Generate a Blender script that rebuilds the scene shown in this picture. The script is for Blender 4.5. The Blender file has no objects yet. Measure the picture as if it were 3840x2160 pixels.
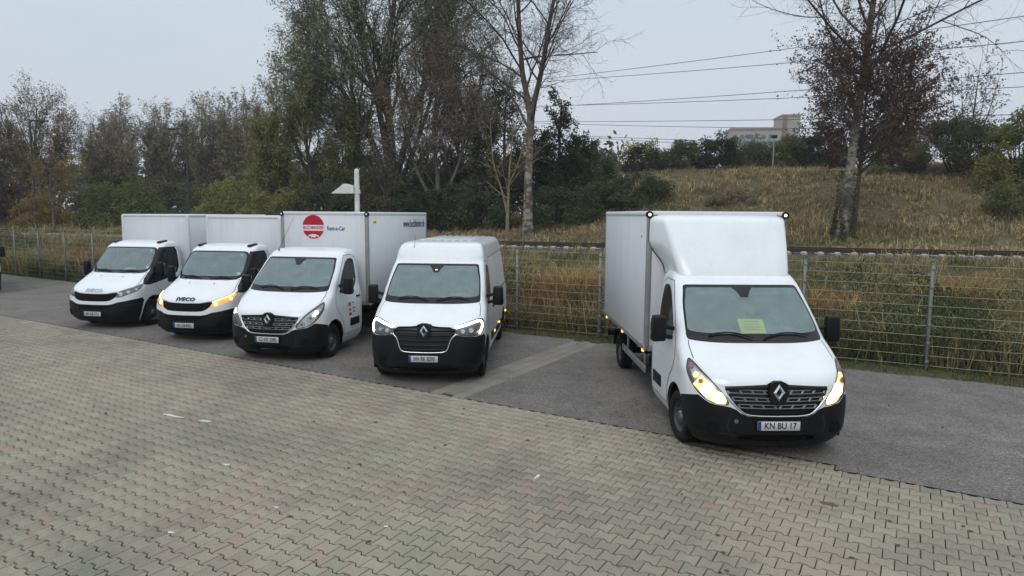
import bpy, bmesh, math, random
import numpy as np
from mathutils import Vector, Matrix
from mathutils.geometry import delaunay_2d_cdt

scene = bpy.context.scene
COL = scene.collection
PI = math.pi
R = math.radians

# ------------------------------------------------------------------ camera
cam_data = bpy.data.cameras.new('camera')
cam = bpy.data.objects.new('camera', cam_data)
COL.objects.link(cam)
cam_data.sensor_width = 36.0
cam_data.lens = 36.0 * 2503.4 / 3840.0
cam_data.clip_start = 0.1
cam_data.clip_end = 6000.0
TILT, ROLL, CAM_H = 0.1100, 0.0070, 3.003
cam.location = (0, 0, CAM_H)
cam.rotation_euler = (Matrix.Rotation(PI / 2 - TILT, 4, 'X') @ Matrix.Rotation(ROLL, 4, 'Z')).to_euler()
scene.camera = cam

# ------------------------------------------------------------------ sky, sun, exposure
SUN_EL, SUN_AZ = 44.0, 198.0     # degrees; azimuth measured clockwise from +Y
world = bpy.data.worlds.new('World')
scene.world = world
world.use_nodes = True
wn, wl = world.node_tree.nodes, world.node_tree.links
wn.clear()
w_out = wn.new('ShaderNodeOutputWorld')
w_bg = wn.new('ShaderNodeBackground')
w_sky = wn.new('ShaderNodeTexSky')
w_sky.sky_type = 'NISHITA'
w_sky.sun_disc = False
w_sky.sun_elevation = R(SUN_EL)
w_sky.sun_rotation = R(SUN_AZ)
w_sky.air_density = 1.0
w_sky.dust_density = 4.0
w_sc = wn.new('ShaderNodeVectorMath'); w_sc.operation = 'SCALE'
w_sc.inputs['Scale'].default_value = 0.05
wl.new(w_sky.outputs[0], w_sc.inputs[0])
w_tc = wn.new('ShaderNodeTexCoord')
w_sep = wn.new('ShaderNodeSeparateXYZ')
wl.new(w_tc.outputs['Generated'], w_sep.inputs[0])
w_ramp = wn.new('ShaderNodeValToRGB')
w_ramp.color_ramp.elements[0].position = 0.0
w_ramp.color_ramp.elements[0].color = (0.58, 0.615, 0.665, 1)
w_ramp.color_ramp.elements[1].position = 1.0
w_ramp.color_ramp.elements[1].color = (1.12, 1.19, 1.25, 1)
e = w_ramp.color_ramp.elements.new(0.30)
e.color = (0.535, 0.635, 0.690, 1)
wl.new(w_sep.outputs['Z'], w_ramp.inputs[0])
w_noise = wn.new('ShaderNodeTexNoise')
w_noise.inputs['Scale'].default_value = 1.6
w_noise.inputs['Detail'].default_value = 5
w_noise.inputs['Roughness'].default_value = 0.5
w_map = wn.new('ShaderNodeMapping')
w_map.inputs['Scale'].default_value = (1, 1, 2.5)
wl.new(w_tc.outputs['Generated'], w_map.inputs[0])
wl.new(w_map.outputs[0], w_noise.inputs['Vector'])
w_r2 = wn.new('ShaderNodeValToRGB')
w_r2.color_ramp.elements[0].position = 0.35
w_r2.color_ramp.elements[0].color = (0.93, 0.98, 1.02, 1)
w_r2.color_ramp.elements[1].position = 0.68
w_r2.color_ramp.elements[1].color = (1.07, 1.0, 1.02, 1)
wl.new(w_noise.outputs[0], w_r2.inputs[0])
w_mul = wn.new('ShaderNodeVectorMath'); w_mul.operation = 'MULTIPLY'
wl.new(w_ramp.outputs[0], w_mul.inputs[0]); wl.new(w_r2.outputs[0], w_mul.inputs[1])
w_mix = wn.new('ShaderNodeMix'); w_mix.data_type = 'RGBA'
w_mix.inputs[0].default_value = 0.90           # thick cloud over the clear sky
wl.new(w_sc.outputs[0], w_mix.inputs[6]); wl.new(w_mul.outputs[0], w_mix.inputs[7])
wl.new(w_mix.outputs[2], w_bg.inputs[0])
w_bg.inputs[1].default_value = 1.0
wl.new(w_bg.outputs[0], w_out.inputs[0])

sun_data = bpy.data.lights.new('sun', 'SUN')
sun_data.energy = 0.65
sun_data.angle = R(25)
sun_data.color = (1.0, 0.95, 0.88)
sun = bpy.data.objects.new('sun', sun_data)
COL.objects.link(sun)
_d = Vector((math.sin(R(SUN_AZ)) * math.cos(R(SUN_EL)), math.cos(R(SUN_AZ)) * math.cos(R(SUN_EL)), math.sin(R(SUN_EL))))
sun.rotation_euler = _d.to_track_quat('Z', 'Y').to_euler()
sun.location = (0, 0, 60)

vs = scene.view_settings
vs.view_transform = 'Standard'
vs.look = 'None'
vs.exposure = 0.30
vs.gamma = 1.0
vs.use_curve_mapping = False
scene.cycles.max_bounces = 6
scene.cycles.transparent_max_bounces = 12
scene.cycles.caustics_reflective = False
scene.cycles.caustics_refractive = False

rng = np.random.default_rng(7)
random.seed(7)

# ------------------------------------------------------------------ object helpers
def fast_mesh(name, V, F, smooth=False):
    """V (n,3); F (m,3) or (m,4) array or ragged list"""
    me = bpy.data.meshes.new(name)
    V = np.asarray(V, dtype=np.float32)
    if isinstance(F, np.ndarray) and F.ndim == 2:
        m, k = F.shape
        me.vertices.add(len(V)); me.vertices.foreach_set('co', V.ravel())
        me.loops.add(m * k); me.loops.foreach_set('vertex_index', F.astype(np.int32).ravel())
        me.polygons.add(m)
        me.polygons.foreach_set('loop_start', np.arange(0, m * k, k, dtype=np.int32))
        me.polygons.foreach_set('loop_total', np.full(m, k, dtype=np.int32))
        me.update(calc_edges=True)
    else:
        me.from_pydata([tuple(map(float, v)) for v in V], [], [tuple(int(i) for i in f) for f in F])
    me.polygons.foreach_set('use_smooth', np.full(len(me.polygons), bool(smooth)))
    me.update()
    return me

def link(name, data, mats=None, parent=None, **props):
    o = bpy.data.objects.new(name, data)
    COL.objects.link(o)
    if mats is not None:
        for m in (mats if isinstance(mats, (list, tuple)) else [mats]):
            data.materials.append(m)
    if parent is not None:
        o.parent = parent
    for k, v in props.items():
        if v is not None:
            o[k] = v
    return o

def thing(name, label, category, loc=(0, 0, 0), rz=0.0, group=None):
    o = bpy.data.objects.new(name, None)
    COL.objects.link(o)
    o.empty_display_size = 0.3
    o.location = loc
    o.rotation_euler = (0, 0, rz)
    o['label'] = label; o['category'] = category
    if group: o['group'] = group
    return o

def copy_tree(o, parent=None):
    c = o.copy(); COL.objects.link(c)
    c.parent = parent
    for ch in list(o.children):
        copy_tree(ch, c)
    return c

class MB:
    """collects primitives into one mesh"""
    def __init__(self): self.V = []; self.F = []; self.S = []; self.M = []; self.n = 0; self.m = 0
    def add(self, V, F, smooth=False):
        V = [tuple(map(float, v)) for v in V]
        self.V += V
        for f in F:
            self.F.append(tuple(i + self.n for i in f)); self.S.append(smooth); self.M.append(self.m)
        self.n += len(V)
        return self
    def box(self, c, s, rot=None):
        x, y, z = s[0] / 2, s[1] / 2, s[2] / 2
        V = [Vector((a * x, b * y, d * z)) for d in (-1, 1) for a, b in ((-1, -1), (1, -1), (1, 1), (-1, 1))]
        if rot is not None: V = [rot @ v for v in V]
        V = [(v[0] + c[0], v[1] + c[1], v[2] + c[2]) for v in V]
        return self.add(V, [(0, 3, 2, 1), (4, 5, 6, 7), (0, 1, 5, 4), (1, 2, 6, 5), (2, 3, 7, 6), (3, 0, 4, 7)])
    def rbox(self, c, s, b=0.02, seg=2, rot=None, fn=None):
        bm = bmesh.new()
        bmesh.ops.create_cube(bm, size=1.0)
        for v in bm.verts: v.co = Vector((v.co.x * s[0], v.co.y * s[1], v.co.z * s[2]))
        if fn:
            for v in bm.verts: v.co = Vector(fn(v.co))
        bmesh.ops.bevel(bm, geom=list(bm.edges), offset=b, segments=seg, profile=0.5, affect='EDGES')
        bm.verts.index_update()
        V = [(rot @ v.co if rot is not None else v.co) + Vector(c) for v in bm.verts]
        F = [tuple(v.index for v in f.verts) for f in bm.faces]
        bm.free()
        return self.add(V, F, True)
    def cyl(self, p0, p1, r0, r1=None, n=12, cap=True):
        r1 = r0 if r1 is None else r1
        p0, p1 = Vector(p0), Vector(p1)
        t = (p1 - p0).normalized()
        a = t.orthogonal().normalized(); b = t.cross(a)
        V = []
        for p, r in ((p0, r0), (p1, r1)):
            for i in range(n):
                w = 2 * PI * i / n
                V.append(p + (a * math.cos(w) + b * math.sin(w)) * r)
        self.add(V, [(i, (i + 1) % n, n + (i + 1) % n, n + i) for i in range(n)], True)
        if cap:
            self.add(V[:n], [tuple(reversed(range(n)))]); self.add(V[n:], [tuple(range(n))])
        return self
    def tube(self, pts, r, n=8, closed=False):
        pts = [Vector(p) for p in pts]; k = len(pts)
        rr = r if isinstance(r, (list, tuple)) else [r] * k
        V = []; ref = None
        for i, p in enumerate(pts):
            if closed: t = pts[(i + 1) % k] - pts[i - 1]
            else: t = pts[min(i + 1, k - 1)] - pts[max(i - 1, 0)]
            t.normalize()
            if ref is None: ref = t.orthogonal().normalized()
            ref = (ref - t * ref.dot(t)).normalized(); b = t.cross(ref)
            for j in range(n):
                w = 2 * PI * j / n
                V.append(p + (ref * math.cos(w) + b * math.sin(w)) * rr[i])
        F = []
        for i in range(k if closed else k - 1):
            for j in range(n):
                a, b2 = i * n + j, i * n + (j + 1) % n
                c, d = ((i + 1) % k) * n + (j + 1) % n, ((i + 1) % k) * n + j
                F.append((a, b2, c, d))
        self.add(V, F, True)
        if not closed:
            self.add(V[:n], [tuple(reversed(range(n)))]); self.add(V[-n:], [tuple(range(n))])
        return self
    def lathe(self, prof, c, n=28, axis='X', smooth=True):
        """prof list of (along, radius)"""
        V = []
        for a, r in prof:
            for i in range(n):
                w = 2 * PI * i / n
                u, v = r * math.cos(w), r * math.sin(w)
                V.append({'X': (c[0] + a, c[1] + u, c[2] + v), 'Y': (c[0] + u, c[1] + a, c[2] + v), 'Z': (c[0] + u, c[1] + v, c[2] + a)}[axis])
        F = [(j * n + i, j * n + (i + 1) % n, (j + 1) * n + (i + 1) % n, (j + 1) * n + i) for j in range(len(prof) - 1) for i in range(n)]
        return self.add(V, F, smooth)
    def prism(self, pts, axis, a0, a1):
        """pts 2D outline extruded along axis from a0 to a1"""
        def mk(p, a):
            return {'X': (a, p[0], p[1]), 'Y': (p[0], a, p[1]), 'Z': (p[0], p[1], a)}[axis]
        n = len(pts)
        V = [mk(p, a0) for p in pts] + [mk(p, a1) for p in pts]
        F = [tuple(range(n)), tuple(reversed(range(n, 2 * n)))] + [(i, n + i, n + (i + 1) % n, (i + 1) % n) for i in range(n)]
        return self.add(V, F)
    def build(self, name, mats, parent=None, **props):
        me = bpy.data.meshes.new(name)
        me.from_pydata(self.V, [], self.F)
        me.polygons.foreach_set('use_smooth', self.S)
        me.polygons.foreach_set('material_index', self.M)
        me.update()
        bm = bmesh.new(); bm.from_mesh(me)
        bmesh.ops.recalc_face_normals(bm, faces=bm.faces)
        bm.to_mesh(me); bm.free()
        return link(name, me, mats, parent, **props)

# ------------------------------------------------------------------ materials
def new_mat(name):
    m = bpy.data.materials.new(name); m.use_nodes = True
    return m, m.node_tree.nodes, m.node_tree.links, m.node_tree.nodes['Principled BSDF']

def pmat(name, col, rough=0.5, metal=0.0, spec=0.5, coat=0.0, var=0.0, vscale=8.0, bump=0.0, bscale=60.0, col2=None, emit=None, es=0.0):
    """principled with noise wear, all procedural"""
    m, n, l, b = new_mat(name)
    b.inputs['Roughness'].default_value = rough
    b.inputs['Metallic'].default_value = metal
    b.inputs['Specular IOR Level'].default_value = spec
    b.inputs['Coat Weight'].default_value = coat
    b.inputs['Coat Roughness'].default_value = 0.06
    tc = n.new('ShaderNodeTexCoord')
    ns = n.new('ShaderNodeTexNoise'); ns.inputs['Scale'].default_value = vscale; ns.inputs['Detail'].default_value = 6
    ns.inputs['Roughness'].default_value = 0.65
    l.new(tc.outputs['Object'], ns.inputs['Vector'])
    rp = n.new('ShaderNodeValToRGB')
    rp.color_ramp.elements[0].position = 0.3; rp.color_ramp.elements[1].position = 0.7
    c2 = col2 if col2 else tuple(c * (1 - var) for c in col)
    rp.color_ramp.elements[0].color = (*c2, 1); rp.color_ramp.elements[1].color = (*col, 1)
    l.new(ns.outputs[0], rp.inputs[0]); l.new(rp.outputs[0], b.inputs['Base Color'])
    if bump:
        n2 = n.new('ShaderNodeTexNoise'); n2.inputs['Scale'].default_value = bscale; n2.inputs['Detail'].default_value = 4
        l.new(tc.outputs['Object'], n2.inputs['Vector'])
        bp = n.new('ShaderNodeBump'); bp.inputs['Strength'].default_value = bump; bp.inputs['Distance'].default_value = 0.01
        l.new(n2.outputs[0], bp.inputs['Height']); l.new(bp.outputs[0], b.inputs['Normal'])
    if emit:
        b.inputs['Emission Color'].default_value = (*emit, 1); b.inputs['Emission Strength'].default_value = es
    return m

def paint_mat(name, col, grime=(0.42, 0.42, 0.40), rough=(0.22, 0.5), coat=0.6):
    """white van paint with faint road film towards the sills"""
    m, n, l, b = new_mat(name)
    b.inputs['Roughness'].default_value = 0.28; b.inputs['Coat Weight'].default_value = coat; b.inputs['Coat Roughness'].default_value = 0.08
    tc = n.new('ShaderNodeTexCoord')
    ns = n.new('ShaderNodeTexNoise'); ns.inputs['Scale'].default_value = 2.3; ns.inputs['Detail'].default_value = 8; ns.inputs['Roughness'].default_value = 0.7
    mp = n.new('ShaderNodeMapping'); mp.inputs['Scale'].default_value = (1.0, 1.0, 0.35)
    l.new(tc.outputs['Object'], mp.inputs[0]); l.new(mp.outputs[0], ns.inputs['Vector'])
    sp = n.new('ShaderNodeSeparateXYZ'); l.new(tc.outputs['Object'], sp.inputs[0])
    mr = n.new('ShaderNodeMapRange'); mr.inputs['From Min'].default_value = 0.3; mr.inputs['From Max'].default_value = 1.1
    mr.inputs['To Min'].default_value = 0.34; mr.inputs['To Max'].default_value = 0.0
    l.new(sp.outputs['Z'], mr.inputs['Value'])
    ad = n.new('ShaderNodeMath'); ad.operation = 'ADD'
    ms = n.new('ShaderNodeMapRange'); ms.inputs['From Min'].default_value = 0.45; ms.inputs['From Max'].default_value = 0.75
    ms.inputs['To Min'].default_value = 0.0; ms.inputs['To Max'].default_value = 0.22
    l.new(ns.outputs[0], ms.inputs['Value']); l.new(ms.outputs[0], ad.inputs[0])
    mu = n.new('ShaderNodeMath'); mu.operation = 'MULTIPLY'
    l.new(mr.outputs[0], mu.inputs[0]); l.new(ns.outputs[0], mu.inputs[1])
    l.new(mu.outputs[0], ad.inputs[1])
    mx = n.new('ShaderNodeMix'); mx.data_type = 'RGBA'
    mx.inputs[6].default_value = (*col, 1); mx.inputs[7].default_value = (*grime, 1)
    l.new(ad.outputs[0], mx.inputs[0]); l.new(mx.outputs[2], b.inputs['Base Color'])
    # faint vertical rain streaks
    m3 = n.new('ShaderNodeMapping'); m3.inputs['Scale'].default_value = (22, 22, 0.6)
    n3 = n.new('ShaderNodeTexNoise'); n3.inputs['Scale'].default_value = 1.0; n3.inputs['Detail'].default_value = 4
    l.new(tc.outputs['Object'], m3.inputs[0]); l.new(m3.outputs[0], n3.inputs['Vector'])
    s3 = n.new('ShaderNodeMapRange'); s3.inputs['From Min'].default_value = 0.52; s3.inputs['From Max'].default_value = 0.72
    s3.inputs['To Min'].default_value = 0.0; s3.inputs['To Max'].default_value = 0.22 if coat == 0 else 0.07
    l.new(n3.outputs[0], s3.inputs['Value'])
    a3 = n.new('ShaderNodeMath'); a3.operation = 'ADD'; l.new(s3.outputs[0], a3.inputs[0]); l.new(ad.outputs[0], a3.inputs[1])
    l.new(a3.outputs[0], mx.inputs[0])
    rr = n.new('ShaderNodeMapRange'); rr.inputs['To Min'].default_value = rough[0]; rr.inputs['To Max'].default_value = rough[1]
    l.new(ns.outputs[0], rr.inputs['Value']); l.new(rr.outputs[0], b.inputs['Roughness'])
    return m

def glass_mat(name, tint, diff, dfac=0.12, ior=1.5):
    m = bpy.data.materials.new(name); m.use_nodes = True
    n, l = m.node_tree.nodes, m.node_tree.links; n.clear()
    o = n.new('ShaderNodeOutputMaterial')
    t = n.new('ShaderNodeBsdfTransparent'); t.inputs[0].default_value = (*tint, 1)
    d = n.new('ShaderNodeBsdfDiffuse'); d.inputs[0].default_value = (*diff, 1)
    g = n.new('ShaderNodeBsdfGlossy'); g.inputs['Roughness'].default_value = 0.03; g.inputs[0].default_value = (0.95, 0.98, 1, 1)
    fr = n.new('ShaderNodeFresnel'); fr.inputs[0].default_value = ior
    tc = n.new('ShaderNodeTexCoord'); ns = n.new('ShaderNodeTexNoise'); ns.inputs['Scale'].default_value = 5; ns.inputs['Detail'].default_value = 5
    l.new(tc.outputs['Object'], ns.inputs['Vector'])
    mr = n.new('ShaderNodeMapRange'); mr.inputs['To Min'].default_value = dfac * 0.6; mr.inputs['To Max'].default_value = dfac * 1.4
    l.new(ns.outputs[0], mr.inputs['Value'])
    a = n.new('ShaderNodeMixShader'); l.new(mr.outputs[0], a.inputs[0]); l.new(t.outputs[0], a.inputs[1]); l.new(d.outputs[0], a.inputs[2])
    c = n.new('ShaderNodeMixShader'); l.new(fr.outputs[0], c.inputs[0]); l.new(a.outputs[0], c.inputs[1]); l.new(g.outputs[0], c.inputs[2])
    l.new(c.outputs[0], o.inputs[0])
    return m

def emit_mat(name, col, strength):
    m, n, l, b = new_mat(name)
    b.inputs['Base Color'].default_value = (*col, 1)
    b.inputs['Emission Color'].default_value = (*col, 1); b.inputs['Emission Strength'].default_value = strength
    return m

M = {}
M['white'] = paint_mat('white_paint', (0.74, 0.77, 0.79))
M['boxwhite'] = paint_mat('white_box_panel', (0.62, 0.63, 0.66), (0.44, 0.44, 0.44), (0.5, 0.7), 0.0)
M['plastic'] = pmat('black_bumper_plastic', (0.005, 0.0055, 0.007), 0.45, spec=0.26, var=0.4, bump=0.15, bscale=200)
M['gloss'] = pmat('gloss_black', (0.005, 0.005, 0.006), 0.2, spec=0.35)
M['rubber'] = pmat('rubber', (0.010, 0.010, 0.011), 0.8, spec=0.2, var=0.3, col2=(0.017, 0.016, 0.015), vscale=12, bump=0.3, bscale=90)
M['seam'] = pmat('shut_line', (0.02, 0.02, 0.022), 0.8)
M['chrome'] = pmat('chrome', (0.62, 0.63, 0.65), 0.16, metal=1.0, var=0.2)
M['satin'] = pmat('satin_grey_trim', (0.20, 0.205, 0.215), 0.35, metal=0.7)
M['darkpole'] = pmat('dark_grey_pole', (0.045, 0.045, 0.042), 0.7, var=0.3)
M['alu'] = pmat('aluminium_rail', (0.46, 0.47, 0.49), 0.42, metal=0.75, var=0.3, vscale=5)
M['greyrail'] = pmat('grey_corner_profile', (0.30, 0.305, 0.31), 0.45, metal=0.3, var=0.25, vscale=4)
M['steel'] = pmat('painted_steel_rim', (0.07, 0.07, 0.075), 0.5, metal=0.3, var=0.5, vscale=15)
M['chassis'] = pmat('chassis_black', (0.007, 0.007, 0.008), 0.8, spec=0.15, var=0.4)
M['cabin'] = pmat('cabin_dark_trim', (0.16, 0.17, 0.17), 0.8, var=0.3)
M['seat'] = pmat('seat_fabric', (0.055, 0.06, 0.065), 0.9, var=0.4, vscale=30)
M['lining'] = pmat('cabin_light_lining', (0.42, 0.44, 0.42), 0.9, var=0.2)
M['screen'] = glass_mat('windscreen_glass', (0.80, 0.93, 0.90), (0.36, 0.50, 0.50), 0.36, 1.52)
M['sideglass'] = glass_mat('side_glass', (0.30, 0.34, 0.33), (0.2, 0.24, 0.24), 0.06, 1.45)
M['lens'] = glass_mat('lamp_lens', (0.93, 0.95, 0.96), (0.7, 0.72, 0.75), 0.10, 1.45)
M['reflector'] = pmat('lamp_reflector', (0.75, 0.76, 0.78), 0.2, metal=0.9, var=0.5, vscale=14)
M['warm'] = emit_mat('lit_headlamp', (1.0, 0.78, 0.42), 9.0)
M['warm2'] = emit_mat('lit_headlamp_reflector', (1.0, 0.55, 0.20), 1.6)
M['drl'] = emit_mat('daytime_light', (1.0, 0.98, 0.86), 5.0)
M['drlweak'] = emit_mat('sidelight_glow', (1.0, 0.9, 0.6), 1.5)
M['amberlit'] = emit_mat('lit_amber', (1.0, 0.33, 0.04), 0.9)
M['amberhot'] = emit_mat('lit_amber_bulb', (1.0, 0.62, 0.20), 3.5)
M['marker'] = emit_mat('lit_side_marker', (1.0, 0.50, 0.10), 1.6)
M['amber'] = pmat('amber_lens', (0.55, 0.16, 0.02), 0.25)
M['redlens'] = pmat('red_lens', (0.42, 0.05, 0.04), 0.25)
M['plate'] = pmat('plate_white', (0.55, 0.57, 0.56), 0.45, var=0.15, vscale=20)
M['plateblue'] = pmat('plate_blue', (0.02, 0.04, 0.22), 0.4)
M['ink'] = pmat('black_lettering', (0.012, 0.012, 0.014), 0.5)
M['redprint'] = pmat('red_print', (0.42, 0.006, 0.018), 0.45)
M['blueprint'] = pmat('blue_print', (0.035, 0.07, 0.20), 0.45)
M['whiteprint'] = pmat('white_print', (0.75, 0.68, 0.70), 0.5)
M['yellow'] = pmat('yellow_paper', (0.95, 0.86, 0.02), 0.8, var=0.1)
M['paper'] = pmat('white_paper', (0.75, 0.8, 0.78), 0.8)
# ------------------------------------------------------------------ lofted vehicle body
def pchip(xs, ys, x):
    xs = np.asarray(xs, float); ys = np.asarray(ys, float)
    h = np.diff(xs); d = np.diff(ys) / h
    m = np.zeros_like(ys)
    for i in range(1, len(xs) - 1):
        if d[i - 1] * d[i] > 0:
            w1 = 2 * h[i] + h[i - 1]; w2 = h[i] + 2 * h[i - 1]
            m[i] = (w1 + w2) / (w1 / d[i - 1] + w2 / d[i])
    m[0] = d[0]; m[-1] = d[-1]
    x = np.clip(x, xs[0], xs[-1])
    i = np.clip(np.searchsorted(xs, x) - 1, 0, len(xs) - 2)
    t = (x - xs[i]) / h[i]
    return (ys[i] * (1 + 2 * t) * (1 - t) ** 2 + h[i] * m[i] * t * (1 - t) ** 2
            + ys[i + 1] * t * t * (3 - 2 * t) + h[i] * m[i + 1] * t * t * (t - 1))

class Body:
    """horizontal slices: superelliptic nose, straight sides, rounded tail.  u 0..1 nose, 1..2 side, 2..3 tail"""
    def __init__(self, table, rear):
        a = np.array(table, float)
        self.z, self.yf, self.W, self.D, self.n = a.T
        r = np.array(rear, float); self.rz, self.ry = r.T
        self.rc = 0.10
    def P(self, u, z, off=None):
        u = np.atleast_1d(np.asarray(u, float)); z = np.atleast_1d(np.asarray(z, float))
        u, z = np.broadcast_arrays(u, z)
        sg = np.where(u < 0, -1.0, 1.0); a = np.abs(u)
        yf = pchip(self.z, self.yf, z); W = pchip(self.z, self.W, z); D = pchip(self.z, self.D, z); n = pchip(self.z, self.n, z)
        ry = pchip(self.rz, self.ry, z); rc = self.rc
        def se(th, n):
            s, c = np.abs(np.sin(th)), np.abs(np.cos(th))
            r = (s ** n + c ** n) ** (-1.0 / n)
            return r * s, r * c
        th = np.clip(a, 0, 1) * PI / 2
        sx, sy = se(th, n)
        x = W * sx; y = yf + D * (1 - sy)
        y0 = yf + D; y1 = ry - rc
        side = (a > 1) & (a <= 2)
        x = np.where(side, W, x); y = np.where(side, y0 + (a - 1) * (y1 - y0), y)
        tail = a > 2
        th2 = np.clip(a - 2, 0, 1) * PI / 2
        tx, ty = se(th2, 6.0)     # tx 0..1 along, ty 1..0
        x = np.where(tail, W * ty, x); y = np.where(tail, y1 + rc * tx, y)
        p = np.stack([x * sg, y, z + 0 * x], -1)
        if off is not None:
            p = p + self.N(u, z) * np.asarray(off).reshape(-1, 1) if np.ndim(off) else p + self.N(u, z) * off
        return p
    def N(self, u, z):
        u = np.atleast_1d(np.asarray(u, float)); z = np.atleast_1d(np.asarray(z, float))
        u, z = np.broadcast_arrays(u, z)
        eu, ez = 2e-3, 3e-3
        zl = np.clip(z - ez, self.z[0], self.z[-1]); zh = np.clip(z + ez, self.z[0], self.z[-1])
        du = self.P(u + eu, z) - self.P(u - eu, z)
        dz = self.P(u, zh) - self.P(u, zl)
        nn = np.cross(du, dz)
        return nn / (np.linalg.norm(nn, axis=-1, keepdims=True) + 1e-12)
    def uf(self, x, z):
        """nose parameter for a given half-width x at height z"""
        lo, hi = 0.0, 1.0
        W = float(pchip(self.z, self.W, np.array([z]))[0])
        if x >= W * 0.99999: return 1.0
        for _ in range(26):
            m = (lo + hi) / 2
            if self.P(m, z)[0, 0] < x: lo = m
            else: hi = m
        return (lo + hi) / 2
    def us(self, y, z):
        lo, hi = 0.02, 2.0
        for _ in range(28):
            m = (lo + hi) / 2
            if self.P(m, z)[0, 1] < y: lo = m
            else: hi = m
        return (lo + hi) / 2
    def uv(self, pts):
        o = []
        for k, a, z in pts:
            o.append((a if k == 'u' else self.uf(a, z) if k == 'f' else self.us(a, z), z))
        return np.array(o)

def chaikin(p, n=2, closed=True, keep0=False):
    p = [tuple(q) for q in p]
    for _ in range(n):
        o = []
        m = len(p)
        rngi = range(m) if closed else range(m - 1)
        if not closed: o.append(p[0])
        for i in rngi:
            a, b = np.array(p[i]), np.array(p[(i + 1) % m])
            if closed and keep0 and abs(a[0]) < 1e-9 and abs(b[0]) < 1e-9:
                o.append(tuple(a)); o.append(tuple(b)); continue
            if closed and keep0 and abs(a[0]) < 1e-9:
                o.append(tuple(a)); o.append(tuple(a * .25 + b * .75)); continue
            if closed and keep0 and abs(b[0]) < 1e-9:
                o.append(tuple(a * .75 + b * .25)); o.append(tuple(b)); continue
            o.append(tuple(a * .75 + b * .25)); o.append(tuple(a * .25 + b * .75))
        if not closed: o.append(p[-1])
        # drop duplicates
        q = [o[0]]
        for c in o[1:]:
            if abs(c[0] - q[-1][0]) + abs(c[1] - q[-1][1]) > 1e-7: q.append(c)
        p = q
    return np.array(p)

def subdiv(p, step, closed=True):
    o = []
    m = len(p)
    for i in range(m if closed else m - 1):
        a, b = p[i], p[(i + 1) % m]
        k = max(1, int(math.ceil(np.linalg.norm((b - a) * [1.3, 1]) / step)))
        for j in range(k): o.append(a + (b - a) * j / k)
    if not closed: o.append(p[-1])
    return np.array(o)

def inside(poly, P):
    x, y = P[:, 0], P[:, 1]
    c = np.zeros(len(P), bool)
    n = len(poly)
    for i in range(n):
        x0, y0 = poly[i]; x1, y1 = poly[(i + 1) % n]
        if y0 == y1: continue
        m = ((y0 > y) != (y1 > y)) & (x < (x1 - x0) * (y - y0) / (y1 - y0) + x0)
        c ^= m
    return c

def partition(body, regions, uline, zline):
    """regions: [(name, uvpoly)] first match wins; returns {name: (uv, tris)}"""
    U, Z = np.meshgrid(uline, zline)
    pts = [tuple(p) for p in np.stack([U.ravel(), Z.ravel()], -1)]
    z0, z1 = zline[0], zline[-1]
    nb = len(pts)
    edges = []
    nu, nz = len(uline), len(zline)
    idx = lambda i, j: j * nu + i
    for i in range(nu - 1): edges += [(idx(i, 0), idx(i + 1, 0)), (idx(i, nz - 1), idx(i + 1, nz - 1))]
    for j in range(nz - 1): edges += [(idx(0, j), idx(0, j + 1)), (idx(nu - 1, j), idx(nu - 1, j + 1))]
    polys = {}
    for name, poly in regions:
        q = subdiv(poly, 0.035)
        q[:, 0] = np.clip(q[:, 0], uline[0], uline[-1]); q[:, 1] = np.clip(q[:, 1], z0, z1)
        polys[name] = q
        s = len(pts)
        pts += [tuple(p) for p in q]
        edges += [(s + i, s + (i + 1) % len(q)) for i in range(len(q))]
    vo, eo, fo, *_ = delaunay_2d_cdt([Vector(p) for p in pts], edges, [], 1, 1e-5)
    uv = np.array([tuple(v) for v in vo])
    T = np.array([tuple(f) for f in fo if len(f) == 3], dtype=int)
    A = uv[T]
    ar = (A[:, 1, 0] - A[:, 0, 0]) * (A[:, 2, 1] - A[:, 0, 1]) - (A[:, 2, 0] - A[:, 0, 0]) * (A[:, 1, 1] - A[:, 0, 1])
    T = np.where((ar < 0)[:, None], T[:, ::-1], T)
    cen = uv[T].mean(1)
    left = np.ones(len(T), bool)
    res = {}
    for name, poly in regions:
        m = left & inside(polys[name], cen)
        left &= ~m
        res[name] = (uv, T[m])
    res['shell'] = (uv, T[left])
    return res

def emit_part(body, name, data, mat, parent, sides=(1, -1), off=0.0, **props):
    """one mesh from the given halves"""
    uv, T = data
    if len(T) == 0: return None
    used = np.unique(T)
    remap = -np.ones(len(uv), int); remap[used] = np.arange(len(used))
    q = uv[used]; T = remap[T]
    Vs, Fs, Ns = [], [], []
    n0 = 0
    for s in sides:
        u = q[:, 0] * s
        u = np.where(np.abs(u) < 1e-9, 1e-6 * s, u)
        V = body.P(u, q[:, 1], off if off else None); N = body.N(u, q[:, 1])
        Vs.append(V); Ns.append(N); Fs.append((T if s > 0 else T[:, ::-1]) + n0); n0 += len(V)
    V = np.vstack(Vs); N = np.vstack(Ns); F = np.vstack(Fs)
    me = fast_mesh(name, V, F, True)
    try:
        me.normals_split_custom_set_from_vertices([tuple(v) for v in N])
    except Exception:
        pass
    return link(name, me, mat, parent, **props)

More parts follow.
